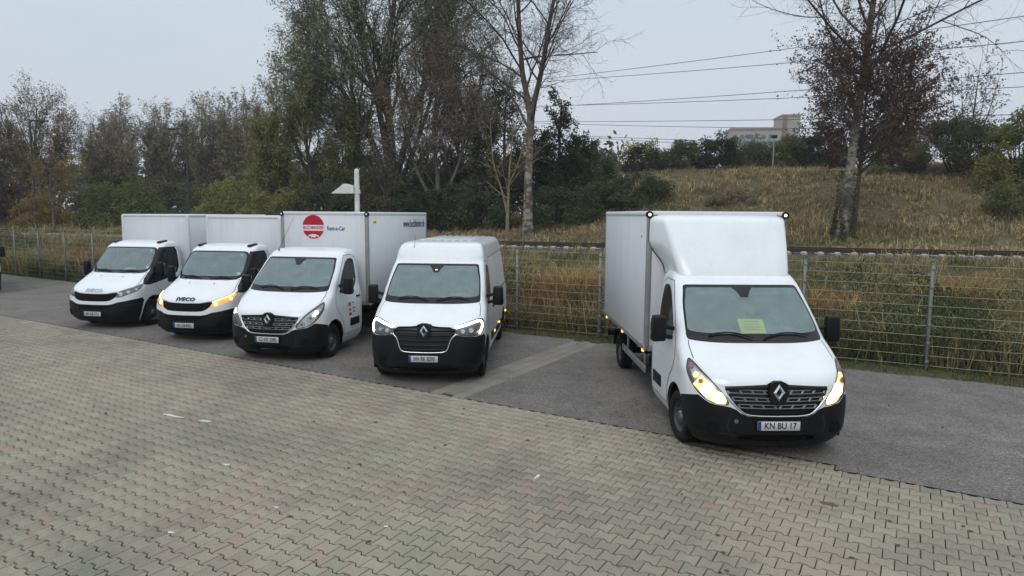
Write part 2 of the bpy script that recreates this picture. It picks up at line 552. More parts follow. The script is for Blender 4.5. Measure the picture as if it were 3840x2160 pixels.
def ribbon(mb, body, uvline, w, off=0.002, h=0.0, step=0.03, mirror=False, smooth=True):
    """strip following the surface; h > 0 gives a raised bead"""
    q = subdiv(np.asarray(uvline, float), step, closed=False)
    for s in ((1, -1) if mirror else (1,)):
        u, z = q[:, 0] * s, q[:, 1]
        P = body.P(u, z); N = body.N(u, z)
        T = np.gradient(P, axis=0); T /= np.linalg.norm(T, axis=1, keepdims=True) + 1e-12
        S = np.cross(T, N)
        k = len(P)
        if h > 0:
            rows = [P - S * w / 2 + N * (off - 0.004), P - S * w / 3 + N * (off + h), P + S * w / 3 + N * (off + h), P + S * w / 2 + N * (off - 0.004)]
        else:
            rows = [P - S * w / 2 + N * off, P + S * w / 2 + N * off]
        m = len(rows)
        V = np.stack(rows, 1).reshape(-1, 3)
        F = [(i * m + j, i * m + j + 1, (i + 1) * m + j + 1, (i + 1) * m + j) for i in range(k - 1) for j in range(m - 1)]
        mb.add(V, F, smooth)
    return mb

def at_surf(body, u, z, off=0.0):
    P = body.P(u, z)[0]; N = body.N(u, z)[0]
    return Vector(P + N * off), Vector(N)

def disc_on(mb, body, u, z, r, off, thick=0.01, n=16, r2=None, scale=None):
    p, nrm = at_surf(body, u, z, off)
    mb.cyl(p - nrm * thick, p, r, r if r2 is None else r2, n=n)
    return mb

def text_obj(name, s, size, mat, parent, origin, right, up, extrude=0.002, ax='CENTER', bold=0.0, sx=1.0, spacing=1.0):
    cu = bpy.data.curves.new(name, 'FONT')
    cu.body = s; cu.size = size; cu.align_x = ax; cu.align_y = 'CENTER'
    cu.extrude = extrude; cu.offset = bold; cu.space_character = spacing
    cu.resolution_u = 3
    r, u = Vector(right).normalized(), Vector(up).normalized()
    n = r.cross(u).normalized(); u = n.cross(r)
    tmp = bpy.data.objects.new('tmp', cu); COL.objects.link(tmp)
    dg = bpy.context.evaluated_depsgraph_get(); dg.update()
    me = bpy.data.meshes.new_from_object(tmp.evaluated_get(dg))
    me.name = name
    bpy.data.objects.remove(tmp); bpy.data.curves.remove(cu)
    me.materials.clear(); me.materials.append(mat)
    o = bpy.data.objects.new(name, me); COL.objects.link(o)
    m = Matrix((r, u, n)).transposed().to_4x4()
    m.translation = Vector(origin)
    o.parent = parent
    o.matrix_local = m @ Matrix.Diagonal((sx, 1, 1, 1))
    return o

# ------------------------------------------------------------------ wheels, mirrors, plates
def make_wheel(parent, x, y, side, r=0.345, w=0.225, steer=0.0, cover=False):
    e = bpy.data.objects.new('wheel', None); COL.objects.link(e); e.parent = parent
    e.location = (x, y, r); e.rotation_euler = (0, 0, steer)
    s = side
    t = MB(); hw = w / 2
    prof = [(-hw + 0.02, r * 0.62), (-hw, r * 0.70), (-hw, r * 0.88), (-hw + 0.02, r * 0.965), (-hw + 0.045, r), (hw - 0.045, r), (hw - 0.02, r * 0.965), (hw, r * 0.88), (hw, r * 0.70), (hw - 0.02, r * 0.62)]
    t.lathe(prof, (0, 0, 0), 36)
    for k in (-0.05, 0.0, 0.05):    # tread grooves as raised ribs between them
        t.lathe([(k - 0.016, r), (k - 0.014, r + 0.005), (k + 0.014, r + 0.005), (k + 0.016, r)], (0, 0, 0), 36)
    t.build('tyre', M['rubber'], e)
    rim = MB()
    o = s * (hw - 0.03)
    rim.lathe([(o, r * 0.63), (o - s * 0.02, r * 0.60), (o - s * 0.05, r * 0.55), (o - s * 0.06, r * 0.44), (o - s * 0.03, r * 0.34), (o - s * 0.015, r * 0.22), (o - s * 0.03, r * 0.20), (o - s * 0.03, 0.001)], (0, 0, 0), 32)
    rim.lathe([(o - s * 0.10, r * 0.62), (o - s * 0.10, 0.001)], (0, 0, 0), 24)
    for k in range(12):             # ventilation slots as dark bosses
        a = 2 * PI * k / 12
        c = Vector((o - s * 0.038, math.cos(a) * r * 0.48, math.sin(a) * r * 0.48))
        rim.cyl(c, c + Vector((s * 0.006, 0, 0)), 0.013, n=8)
    rim.build('rim', M['steel'], e)
    hub = MB()
    hub.lathe([(o - s * 0.02, r * 0.22), (o + s * 0.005, r * 0.19), (o + s * 0.012, r * 0.10), (o + s * 0.012, 0.001)], (0, 0, 0), 20)
    for k in range(5):
        a = 2 * PI * k / 5
        c = Vector((o - s * 0.012, math.cos(a) * r * 0.28, math.sin(a) * r * 0.28))
        hub.cyl(c, c + Vector((s * 0.022, 0, 0)), 0.012, n=6)
    hub.build('hub_cap', M['satin'], e)
    return e

def make_mirror(parent, side, x, y, z, style):
    m = MB()
    h, w, d = (0.36, 0.20, 0.17) if style == 'R' else (0.40, 0.17, 0.15)
    def shp(v):
        k = 1.0 - 0.10 * (v.z / h + 0.5)
        return (v.x * k, v.y * (0.8 + 0.2 * (0.5 - v.x * side / w)), v.z)
    m.rbox((0, 0, 0), (w, d, h), 0.04, 3, fn=shp)
    o = m.build('mirror', M['plastic'], parent)
    o.location = (side * x, y, z); o.rotation_euler = (0, 0, side * R(-8))
    g = MB()
    g.rbox((0, d / 2 + 0.004, 0.05), (w * 0.80, 0.008, h * 0.52), 0.003, 1)
    g.rbox((0, d / 2 + 0.004, -0.11), (w * 0.80, 0.008, h * 0.22), 0.003, 1)
    g.build('mirror_glass', M['chrome'], o)
    a = MB()
    for dz in ((-0.10, 0.03) if style == 'R' else (-0.06,)):
        a.tube([(-side * (w / 2 - 0.03), 0.0, dz), (-side * (w / 2 + 0.05), -0.02, dz - 0.02), (-side * (x - 0.90), 0.02, dz - 0.06)], 0.030, 8)
    a.build('mirror_arm', M['plastic'], o)
    return o

def make_plate(parent, body, z, text, tilt=0.06):
    p, n = at_surf(body, 0.0, z, 0.0)
    y = p.y - 0.022
    b = MB(); b.rbox((0, y, z), (0.545, 0.02, 0.135), 0.006, 1)
    o = b.build('number_plate', M['plastic'], parent)
    b = MB(); b.rbox((0.0, y - 0.011, z), (0.52, 0.005, 0.112), 0.002, 1)
    b.build('plate_face', M['plate'], o)
    b = MB(); b.box((-0.238, y - 0.015, z), (0.042, 0.003, 0.108))
    b.build('country_band', M['plateblue'], o)
    text_obj('plate_text', text, 0.108, M['ink'], o, (0.018, y - 0.0155, z), (1, 0, 0), (0, 0, 1), 0.0012, bold=0.0016, sx=0.86 if len(text) < 9 else 0.66)
    return o

def wiper(parent, pts, h=0.018):
    m = MB(); m.tube(pts, [0.013] + [0.010] * (len(pts) - 2) + [0.006], 6)
    return m.build('wiper', M['plastic'], parent)

def cab_interior(parent, dash_y, dash_z, w, rear_y, roof_z, wheel_x, sheet=None):
    d = MB()
    d.rbox((0, dash_y + 0.28, dash_z - 0.13), (2 * w, 0.62, 0.26), 0.05, 2)
    d.rbox((wheel_x, dash_y + 0.42, dash_z + 0.02), (0.46, 0.26, 0.12), 0.04, 2)
    o = d.build('dashboard', M['cabin'], parent)
    st = MB()
    pts = []
    for k in range(20):
        a = 2 * PI * k / 20
        pts.append((wheel_x + 0.20 * math.cos(a), dash_y + 0.60 + 0.11 * math.sin(a), dash_z + 0.02 + 0.165 * math.sin(a)))
    st.tube(pts, 0.016, 6, closed=True)
    st.rbox((wheel_x, dash_y + 0.60, dash_z + 0.01), (0.17, 0.09, 0.13), 0.03, 2)
    st.build('steering_wheel', M['cabin'], parent)
    for sx in (-0.62, -0.2, 0.52) if wheel_x > 0 else (-0.52, 0.2, 0.62):
        s = MB()
        rot = Matrix.Rotation(R(-14), 3, 'X')
        s.rbox((sx, rear_y - 0.38, dash_z + 0.12), (0.44, 0.14, 0.66), 0.05, 2, rot=rot)
        s.rbox((sx, rear_y - 0.30, dash_z + 0.55), (0.27, 0.10, 0.20), 0.04, 2, rot=rot)
        s.rbox((sx, rear_y - 0.68, dash_z - 0.30), (0.46, 0.52, 0.18), 0.05, 2)
        s.build('seat', M['seat'], parent)
    b = MB()
    b.rbox((0, rear_y - 0.10, dash_z - 0.02), (2 * w - 0.24, 0.04, 1.22), 0.01, 1)
    b.build('bulkhead', M['cabin'], parent)
    h = MB(); h.rbox((0, rear_y - 0.42, roof_z - 0.13), (2 * w - 0.40, 0.5, 0.03), 0.01, 1)
    h.build('headlining', M['lining'], parent)
    f = MB(); f.rbox((0, (rear_y + 0.3) / 2, 0.36), (2 * w - 0.50, rear_y - 0.42, 0.30), 0.02, 1)  # underbody box set extra low to deepen the contact shadow beneath the cab
    f.rbox((0, 0.42, 0.62), (2 * w - 0.5, 0.40, 0.42), 0.04, 1)
    f.build('shadow_floor_pan', M['chassis'], parent)
    mi = MB(); mi.rbox((0, dash_y + 0.52, roof_z - 0.27), (0.22, 0.04, 0.08), 0.02, 2)
    mi.build('interior_mirror', M['cabin'], parent)
    for s in (-1, 1):
        v = MB(); v.rbox((s * 0.38, dash_y + 0.60, roof_z - 0.19), (0.38, 0.03, 0.12), 0.01, 1, rot=Matrix.Rotation(R(-50), 3, 'X'))
        v.build('sun_visor', M['cabin'], parent)
    return o

def arch_liner(body, parent, wy, wz, r, xin, xout, mat):
    for s in (1, -1):
        m = MB(); n = 20; V = []; F = []
        for i in range(n + 1):
            a = -0.35 + (PI + 0.7) * i / n
            for xx in (xin, xout): V.append((s * xx, wy + r * math.cos(a), wz + r * math.sin(a)))
        for i in range(n): F.append((2 * i, 2 * i + 1, 2 * i + 3, 2 * i + 2))
        m.add(V, F, True)
        c = [(s * xin, wy + r * math.cos(-0.35 + (PI + 0.7) * i / n), wz + r * math.sin(-0.35 + (PI + 0.7) * i / n)) for i in range(n + 1)]
        m.add(c, [tuple(range(n + 1))])
        m.build('wheel_arch', mat, parent)

# ------------------------------------------------------------------ delivery van / cab with diamond badge
TAB_R = [  # z, yf, W, D, n
    (0.18, 0.14, 0.90, 0.55, 2.9), (0.26, 0.045, 0.965, 0.60, 2.9), (0.40, 0.0, 1.02, 0.62, 2.9), (0.60, 0.0, 1.035, 0.62, 2.9),
    (0.75, 0.015, 1.037, 0.62, 2.9), (0.90, 0.04, 1.037, 0.62, 2.9), (0.98, 0.07, 1.037, 0.62, 2.9), (1.05, 0.13, 1.037, 0.60, 2.9),
    (1.12, 0.25, 1.032, 0.52, 2.9), (1.20, 0.41, 1.025, 0.45, 3.0), (1.28, 0.575, 1.015, 0.38, 3.1), (1.34, 0.69, 1.0, 0.34, 3.3),
    (1.40, 0.765, 0.985, 0.33, 3.4), (1.60, 0.955, 0.962, 0.33, 3.4), (1.80, 1.17, 0.935, 0.32, 3.4), (2.03, 1.42, 0.895, 0.30, 3.5),
    (2.09, 1.50, 0.88, 0.30, 3.5)]
TAB_R_H1 = TAB_R + [(2.15, 1.60, 0.855, 0.30, 3.6), (2.19, 1.72, 0.81, 0.30, 3.6), (2.215, 1.88, 0.72, 0.25, 3.6), (2.222, 1.95, 0.66, 0.20, 3.6)]
REAR_H1 = [(0.18, 2.25), (2.05, 2.25), (2.15, 2.23), (2.19, 2.20), (2.215, 2.17), (2.222, 2.165)]
TAB_R_H2 = TAB_R + [(2.20, 1.58, 0.865, 0.28, 3.8), (2.32, 1.68, 0.835, 0.26, 4.0), (2.40, 1.78, 0.79, 0.25, 4.0), (2.44, 1.93, 0.72, 0.25, 4.0), (2.452, 2.06, 0.66, 0.2, 4.0)]
REAR_H2 = [(0.18, 5.55), (2.20, 5.50), (2.32, 5.46), (2.40, 5.40), (2.44, 5.33), (2.452, 5.27)]

def zl(body, fine):
    a = [body.z[0]]
    while a[-1] < body.z[-1] - 1e-6:
        z = a[-1]
        st = 0.045
        for lo, hi, s in fine:
            if lo <= z < hi: st = s
        a.append(min(z + st, body.z[-1]))
    return np.array(a)

def roof_cap(body, parent, mat, crown=0.02, name='roof'):
    z = body.z[-1]
    us = np.concatenate([np.linspace(0, 1, 15), np.linspace(1, 2, 9)[1:], np.linspace(2, 3, 8)[1:]])
    P = body.P(us, z)
    ring = [tuple(p) for p in P] + [(-p[0], p[1], p[2]) for p in P[::-1][1:-1]]
    ring = np.array(ring); n = len(ring)
    c = ring.mean(0)
    V = [ring]
    for k in (0.85, 0.6, 0.3):
        q = c + (ring - c) * k; q[:, 2] = z + crown * (1 - k * k) * 0.6
        V.append(q)
    V = np.vstack(V + [[(c[0], c[1], z + crown * 0.6)]])
    F = []
    for j in range(3):
        for i in range(n): F.append((j * n + i, j * n + (i + 1) % n, (j + 1) * n + (i + 1) % n, (j + 1) * n + i))
    for i in range(n): F.append((3 * n + i, 3 * n + (i + 1) % n, 4 * n))
    me = fast_mesh(name, V, F, True)
    return link(name, me, mat, parent)

def master_cab(root, face, high, plate, lit):
    """face 14 or 19 (older / newer front), high = panel van body"""
    tab, rear = (TAB_R_H2, REAR_H2) if high else (TAB_R_H1, REAR_H1)
    B = Body(tab, rear)
    f = lambda x, z: ('f', x, z)
    s = lambda y, z: ('s', y, z)
    u0 = lambda z: ('u', 0.0, z)
    ztop = 2.035
    ws_out = chaikin(B.uv([u0(1.352), f(0.50, 1.352), f(0.82, 1.372), f(0.905, 1.385), f(0.893, 1.50), f(0.858, 1.80), f(0.815, ztop - 0.08), f(0.80, ztop), f(0.70, ztop + 0.008), f(0.40, ztop + 0.01), u0(ztop + 0.01)]), 2, True, True)
    ws_in = chaikin(B.uv([u0(1.460), f(0.50, 1.455), f(0.80, 1.475), f(0.868, 1.49), f(0.855, 1.60), f(0.830, 1.80), f(0.788, ztop - 0.11), f(0.772, ztop - 0.035), f(0.68, ztop - 0.028), f(0.40, ztop - 0.027), u0(ztop - 0.027)]), 2, True, True)
    sensor = B.uv([u0(1.885), f(0.05, 1.885), f(0.085, 1.95), f(0.15, ztop - 0.02), u0(ztop - 0.02)])
    if face == 14:
        hl = chaikin(B.uv([f(0.575, 0.70), f(0.80, 0.735), f(0.915, 0.83), f(0.985, 0.96), f(1.003, 1.07), f(0.965, 1.175), f(0.935, 1.19), f(0.86, 1.09), f(0.745, 0.96), f(0.62, 0.80)]), 2)
        hood = B.uv([u0(0.985), f(0.10, 0.985), f(0.16, 0.945), f(0.60, 0.925), f(0.70, 0.945), f(0.80, 1.055), f(0.90, 1.19), f(0.90, 1.30), f(0.885, 1.35), f(0.5, 1.335), u0(1.335)])
        gr = chaikin(B.uv([u0(0.595), f(0.36, 0.60), f(0.455, 0.65), f(0.60, 0.83), f(0.64, 0.925), f(0.16, 0.945), f(0.10, 0.99), u0(0.99)]), 1, True, True)
        bump = B.uv([u0(0.16), ('u', 0.9, 0.16), s(0.50, 0.16), s(0.56, 0.72), s(0.42, 0.755), f(0.915, 0.80), f(0.80, 0.72), f(0.575, 0.69), f(0.50, 0.66), f(0.455, 0.62), f(0.36, 0.585), u0(0.58)])
        low = chaikin(B.uv([u0(0.27), f(0.42, 0.275), f(0.48, 0.33), f(0.40, 0.36), u0(0.36)]), 1, True, True)
    else:
        hl = chaikin(B.uv([f(0.55, 0.90), f(0.545, 1.03), f(0.70, 1.075), f(0.88, 1.13), f(0.985, 1.135), f(1.015, 1.03), f(0.985, 0.90), f(0.88, 0.86), f(0.70, 0.875)]), 2)
        hood = B.uv([u0(1.07), f(0.10, 1.07), f(0.16, 1.03), f(0.54, 1.02), f(0.56, 1.045), f(0.80, 1.11), f(0.93, 1.16), f(0.92, 1.30), f(0.885, 1.37), f(0.5, 1.355), u0(1.36)])
        gr = chaikin(B.uv([u0(0.585), f(0.33, 0.59), f(0.42, 0.64), f(0.46, 0.80), f(0.55, 0.90), f(0.545, 1.02), f(0.16, 1.03), f(0.10, 1.07), u0(1.07)]), 1, True, True)
        bump = B.uv([u0(0.16), ('u', 0.9, 0.16), s(0.50, 0.16), s(0.52, 0.80), s(0.42, 0.87), f(0.88, 0.85), f(0.70, 0.865), f(0.55, 0.89), f(0.46, 0.79), f(0.42, 0.63), f(0.33, 0.58), u0(0.575)])
        low = chaikin(B.uv([u0(0.25), f(0.55, 0.255), f(0.62, 0.29), f(0.55, 0.32), u0(0.32)]), 1, True, True)
    WY, WZ = 0.842, 0.345
    arch = B.uv([s(WY + 0.435 * math.cos(a), WZ + 0.45 * math.sin(a)) for a in np.linspace(-0.35, PI + 0.35, 22)])
    arch[:, 1] = np.maximum(arch[:, 1], 0.165)
    win_o = chaikin(B.uv([s(1.16, 1.30), s(1.50, 1.26), s(1.62, 1.36), s(2.05, 1.39), s(2.07, 1.95), s(1.98, 2.01), s(1.68, 2.00), s(1.33, 1.62)]), 2)
    win_i = chaikin(B.uv([s(1.20, 1.335), s(1.49, 1.295), s(1.61, 1.395), s(2.02, 1.42), s(2.04, 1.93), s(1.96, 1.985), s(1.70, 1.975), s(1.36, 1.61)]), 2)
    regs = [('sensor', sensor), ('glass', ws_in), ('frit', ws_out), ('lamp', hl), ('low', low), ('grille', gr), ('bumper', bump), ('arch', arch), ('wglass', win_i), ('wframe', win_o)]
    if high:   # rear arch of the long panel van
        RY = 0.842 + 3.682
        a2 = B.uv([s(RY + 0.44 * math.cos(a), WZ + 0.45 * math.sin(a)) for a in np.linspace(-0.35, PI + 0.35, 22)])
        a2[:, 1] = np.maximum(a2[:, 1], 0.165)
        regs.append(('arch2', a2))
    door = B.uv([s(1.30, 0.40), s(2.14, 0.40), s(2.14, 2.02), s(1.98, 2.09), s(1.66, 2.08), s(1.26, 1.66), s(1.00, 1.32), s(0.98, 1.0), s(1.16, 0.82), s(1.28, 0.62)])
    regs += [('hood', hood), ('door', door)]
    ul = np.concatenate([np.linspace(0, 1, 30), np.linspace(1, 2, 60 if high else 26)[1:], np.linspace(2, 3, 7)[1:]])
    part = partition(B, regs, ul, zl(B, [(1.04, 1.36, 0.016), (2.05, 3, 0.018)]))
    W = M['white']
    emit_part(B, 'body_shell', part['shell'], W, root)
    emit_part(B, 'hood', part['hood'], W, root, off=0.003)
    roof_cap(B, root, W)
    emit_part(B, 'windscreen_border', part['frit'], M['gloss'], root)
    g = emit_part(B, 'windscreen', part['glass'], M['screen'], root)
    emit_part(B, 'sensor_patch', part['sensor'], M['gloss'], root)
    emit_part(B, 'front_bumper', part['bumper'], M['plastic'], root, off=0.004)
    emit_part(B, 'lower_intake', part['low'], M['chassis'], root, off=-0.03)
    emit_part(B, 'grille_panel', part['grille'], M['gloss'], root, off=-0.025)
    for sd in (1, -1):
        d = emit_part(B, 'door', part['door'], W, root, (sd,), off=0.002)
        w = emit_part(B, 'window_frame', part['wframe'], M['gloss'], d, (sd,))
        emit_part(B, 'window_glass', part['wglass'], M['sideglass'], d, (sd,))
        hm = MB(); p, n = at_surf(B, sd * B.us(2.0, 1.16), 1.16, 0.012)
        hm.rbox(p, (0.03, 0.16, 0.04), 0.01, 2); hm.build('door_handle', M['plastic'], d)
        pm = MB(); p, n = at_surf(B, sd * B.us(1.82, 0.62), 0.62, 0.004)
        pm.rbox(p, (0.022, 0.46, 0.17), 0.009, 2); pm.build('door_moulding', M['plastic'], d)
        b = emit_part(B, 'headlight', part['lamp'], M['lens'], root, (sd,), off=0.004)
        hs = emit_part(B, 'lamp_housing', part['lamp'], M['gloss'] if face == 19 else M['reflector'], b, (sd,), off=-0.035)
        if face == 14:
            spots = [(0.70, 0.785, 0.058), (0.845, 0.90, 0.062), (0.925, 1.02, 0.045), (0.955, 1.115, 0.034)]
            if lit == 'full':
                spots = [(0.70, 0.785, 0.070), (0.83, 0.875, 0.085), (0.935, 1.035, 0.040), (0.958, 1.12, 0.036)]
                mm = MB()
                ribbon(mm, B, B.uv([f(0.62, 0.735), f(0.76, 0.80), f(0.88, 0.92), f(0.93, 0.98)]) * [sd, 1], 0.16, -0.028)
                mm.build('glowing_reflector', M['warm2'], b)
            for i, (x, z, r) in enumerate(spots):
                u = sd * B.uf(x, z)
                mm = MB(); disc_on(mm, B, u, z, r, -0.012, 0.02, 18, r * 0.86)
                kind = {0: 'warm' if lit == 'full' else 'reflector', 1: 'warm' if lit == 'full' else 'reflector', 2: 'warm2' if lit == 'full' else ('drlweak' if lit == 'side' else 'reflector'), 3: 'redlens' if lit == 'full' else 'reflector'}[i]
                mm.build('lamp_bulb' if i < 3 else 'indicator', M[kind], b)
                if kind == 'reflector':
                    mm = MB(); disc_on(mm, B, u, z, r * 0.5, -0.008, 0.012, 14); mm.build('bulb_shade', M['cabin'], b)
            if lit == 'full':
                mm = MB(); disc_on(mm, B, sd * B.uf(0.89, 0.965), 0.965, 0.03, -0.006, 0.012, 12); mm.build('amber_reflector', M['amber'], b)
            if lit == 'side':
                mm = MB(); disc_on(mm, B, sd * B.uf(0.90, 0.97), 0.97, 0.030, -0.006, 0.012, 12); mm.build('position_light', M['drl'], b)
        else:
            dr = MB()
            ribbon(dr, B, chaikin(B.uv([f(0.555, 1.012), f(0.72, 1.055), f(0.90, 1.105), f(0.965, 1.10), f(0.99, 1.02), f(0.965, 0.925), f(0.93, 0.905)]) * [sd, 1], 2, closed=False), 0.048, 0.006, 0.008)
            dr.build('daytime_running_light', M['drl'], b)
            for x, z, r in ((0.68, 0.955, 0.045), (0.82, 0.965, 0.055)):
                mm = MB(); disc_on(mm, B, sd * B.uf(x, z), z, r, -0.012, 0.02, 18, r * 0.85); mm.build('lamp_bulb', M['reflector'], b)
        fl = MB(); disc_on(fl, B, sd * B.uf(0.76, 0.42), 0.42, 0.075, 0.006, 0.03, 20, 0.085); fm = fl.build('fog_light', M['chassis'], root)
        fl = MB(); disc_on(fl, B, sd * B.uf(0.76, 0.42), 0.42, 0.045, 0.009, 0.02, 16); fl.build('fog_lens', M['chassis'], fm)
        make_mirror(root, sd, 1.205, 1.18, 1.47, 'R')
        # corner recess line on the bumper
        rb = MB(); ribbon(rb, B, B.uv([f(0.50, 0.33), f(0.62, 0.36), f(0.90, 0.34), ('u', 1.0, 0.36)]) * [sd, 1], 0.012, 0.0045)
        ribbon(rb, B, B.uv([f(0.56, 0.62), f(0.60, 0.45), f(0.54, 0.33)]) * [sd, 1], 0.010, 0.0045)
        rb.build('bumper_crease', M['seam'], root)
    # shut lines
    sm = MB()
    hline = B.uv([f(0.885, 1.37), f(0.90, 1.30), f(0.90, 1.19)]) if face == 14 else B.uv([f(0.885, 1.37), f(0.92, 1.30), f(0.93, 1.165)])
    dl = np.vstack([door, door[:1]])
    lamp_c = np.vstack([hl, hl[:1]])
    for sd in (1, -1):
        for nm, line, wd, of_ in (('hood_gap', hline, 0.010, 0.0045), ('door_gap', dl, 0.010, 0.0035), ('lamp_gap', lamp_c, 0.011, 0.005)):
            sm = MB(); ribbon(sm, B, line * [sd, 1], wd, of_); sm.build(nm, M['seam'], root)
    # grille bars
    if face == 14:
        rows = [(0.875, 0.60), (0.785, 0.545), (0.70, 0.475)]
        for zc, hw in rows:
            for half in (1, -1):
                bm_ = MB()
                x0 = 0.13 if zc > 0.86 else 0.09 if zc > 0.75 else 0.0
                L = [B.uf(x0, zc), B.uf(hw, zc + 0.012)]
                for dz in (-0.020, 0.020):
                    ribbon(bm_, B, [(half * L[0], zc + dz), (half * L[1], zc + dz + 0.008)], 0.013, -0.012, 0.012)
                k = 3
                for i in range(k + 1):
                    xx = x0 + 0.02 + (hw - x0 - 0.04) * i / k
                    u = B.uf(xx, zc)
                    ribbon(bm_, B, [(half * u, zc - 0.02), (half * B.uf(xx + 0.03, zc + 0.022), zc + 0.026)], 0.030, -0.012, 0.011)
                bm_.build('grille_bar', M['satin'], root)
        lip = MB()
        ribbon(lip, B, chaikin(B.uv([f(0.62, 0.82), f(0.455, 0.645), f(0.36, 0.592), u0(0.588)]), 2, closed=False), 0.020, 0.004, 0.010, mirror=True)
        lip.build('grille_lip', M['chrome'], root)
        band = MB()
        ribbon(band, B, B.uv([f(0.12, 0.945), f(0.63, 0.915)]), 0.062, 0.0, 0.004, mirror=True)
        band.build('grille_band', M['gloss'], root)
        ez = 0.875
    else:
        for zc, hw in ((0.965, 0.54), (0.875, 0.50), (0.785, 0.44), (0.70, 0.40), (0.63, 0.37)):
            for half in (1, -1):
                bm_ = MB()
                ribbon(bm_, B, [(half * B.uf(0.0 if zc < 0.84 else 0.11, zc), zc), (half * B.uf(hw, zc + 0.01), zc + 0.014)], 0.040, -0.014, 0.012)
                bm_.build('grille_bar', M['plastic'], root)
        lip = MB()
        ribbon(lip, B, chaikin(B.uv([f(0.60, 0.905), f(0.53, 0.885), f(0.465, 0.80), f(0.425, 0.64), f(0.36, 0.590), u0(0.583)]), 2, closed=False), 0.022, 0.005, 0.010, mirror=True)
        lip.build('grille_lip', M['chrome'], root)
        ez = 0.955
    # badge: surround and open diamond
    p, n = at_surf(B, 0.0, ez, 0.0)
    n = Vector((0, -1, 0.12)).normalized()
    sr = MB()
    oct_ = [(-0.075, -0.14), (0.075, -0.14), (0.125, 0.0), (0.085, 0.115), (0.045, 0.135), (-0.045, 0.135), (-0.085, 0.115), (-0.125, 0.0)]
    rotx = math.atan2(-n.z, -n.y) if False else 0
    def rel(px, pz, d):
        up = Vector((0, 0, 1)); up = (up - n * up.dot(n)).normalized()
        return p + Vector((px, 0, 0)) + up * pz + n * d
    V = [rel(a, b, 0.028) for a, b in oct_] + [rel(a * 1.05, b * 1.05, -0.03) for a, b in oct_]
    m8 = len(oct_)
    sr.add(V, [tuple(range(m8))] + [(i, (i + 1) % m8, m8 + (i + 1) % m8, m8 + i) for i in range(m8)])
    bo = sr.build('badge_surround', M['plastic'], root)
    di = MB()
    out = [(0, 0.105), (0.072, 0.0), (0, -0.105), (-0.072, 0.0)]
    inn = [(0, 0.048), (0.028, 0.0), (0, -0.048), (-0.028, 0.0)]
    ring = [rel(a, b, 0.034) for a, b in out] + [rel(a * .62, b * .68, 0.050) for a, b in out] + [rel(a, b, 0.034) for a, b in inn]
    F = []
    for i in range(4):
        j = (i + 1) % 4
        F += [(i, j, 4 + j, 4 + i), (4 + i, 4 + j, 8 + j, 8 + i)]
    di.add(ring, F)
    di.build('badge', M['chrome'], bo)
    make_plate(root, B, 0.478, plate)
    eye = MB(); disc_on(eye, B, -B.uf(0.50, 0.52), 0.52, 0.032, 0.008, 0.02, 14, 0.026)
    if face == 14: eye.build('tow_eye_cap', M['satin'], root)
    # wipers on the glass
    for x0, x1, z0, z1 in ((0.10, 0.70, 1.40, 1.425), (-0.62, -0.05, 1.43, 1.395)):
        pts = []
        for k in range(7):
            t = k / 6; x = x0 + (x1 - x0) * t; z = z0 + (z1 - z0) * t + 0.045 * math.sin(PI * t)
            q, nn = at_surf(B, math.copysign(B.uf(abs(x), z), x), z, 0.028)
            pts.append(q)
        wiper(root, pts)
    cab_interior(root, 0.92, 1.40, 0.90, 2.20 if not high else 2.35, 2.14, 0.46)
    arch_liner(B, root, WY, WZ, 0.425, 0.66, 1.0, M['chassis'])
    return B
TAB_I = [(0.18, 0.16, 0.86, 0.50, 2.7), (0.28, 0.05, 0.93, 0.55, 2.7), (0.42, 0.0, 0.98, 0.58, 2.7), (0.60, 0.0, 1.0, 0.58, 2.7),
    (0.72, 0.012, 1.005, 0.58, 2.7), (0.85, 0.03, 1.005, 0.60, 2.7), (0.94, 0.06, 1.005, 0.60, 2.7), (1.00, 0.11, 1.005, 0.60, 2.6), (1.06, 0.20, 1.003, 0.58, 2.6),
    (1.14, 0.37, 1.0, 0.52, 2.7), (1.22, 0.54, 0.99, 0.46, 2.8), (1.30, 0.70, 0.975, 0.40, 3.0), (1.38, 0.855, 0.96, 0.35, 3.2), (1.43, 0.935, 0.95, 0.33, 3.3),
    (1.60, 1.06, 0.935, 0.33, 3.4), (1.80, 1.23, 0.91, 0.32, 3.4), (2.03, 1.42, 0.875, 0.30, 3.5), (2.08, 1.49, 0.86, 0.30, 3.5),
    (2.13, 1.58, 0.84, 0.30, 3.6), (2.17, 1.70, 0.80, 0.30, 3.6), (2.195, 1.86, 0.72, 0.25, 3.6), (2.202, 1.95, 0.66, 0.20, 3.6)]
REAR_I = [(0.18, 2.28), (2.05, 2.26), (2.13, 2.24), (2.17, 2.21), (2.195, 2.18), (2.202, 2.17)]

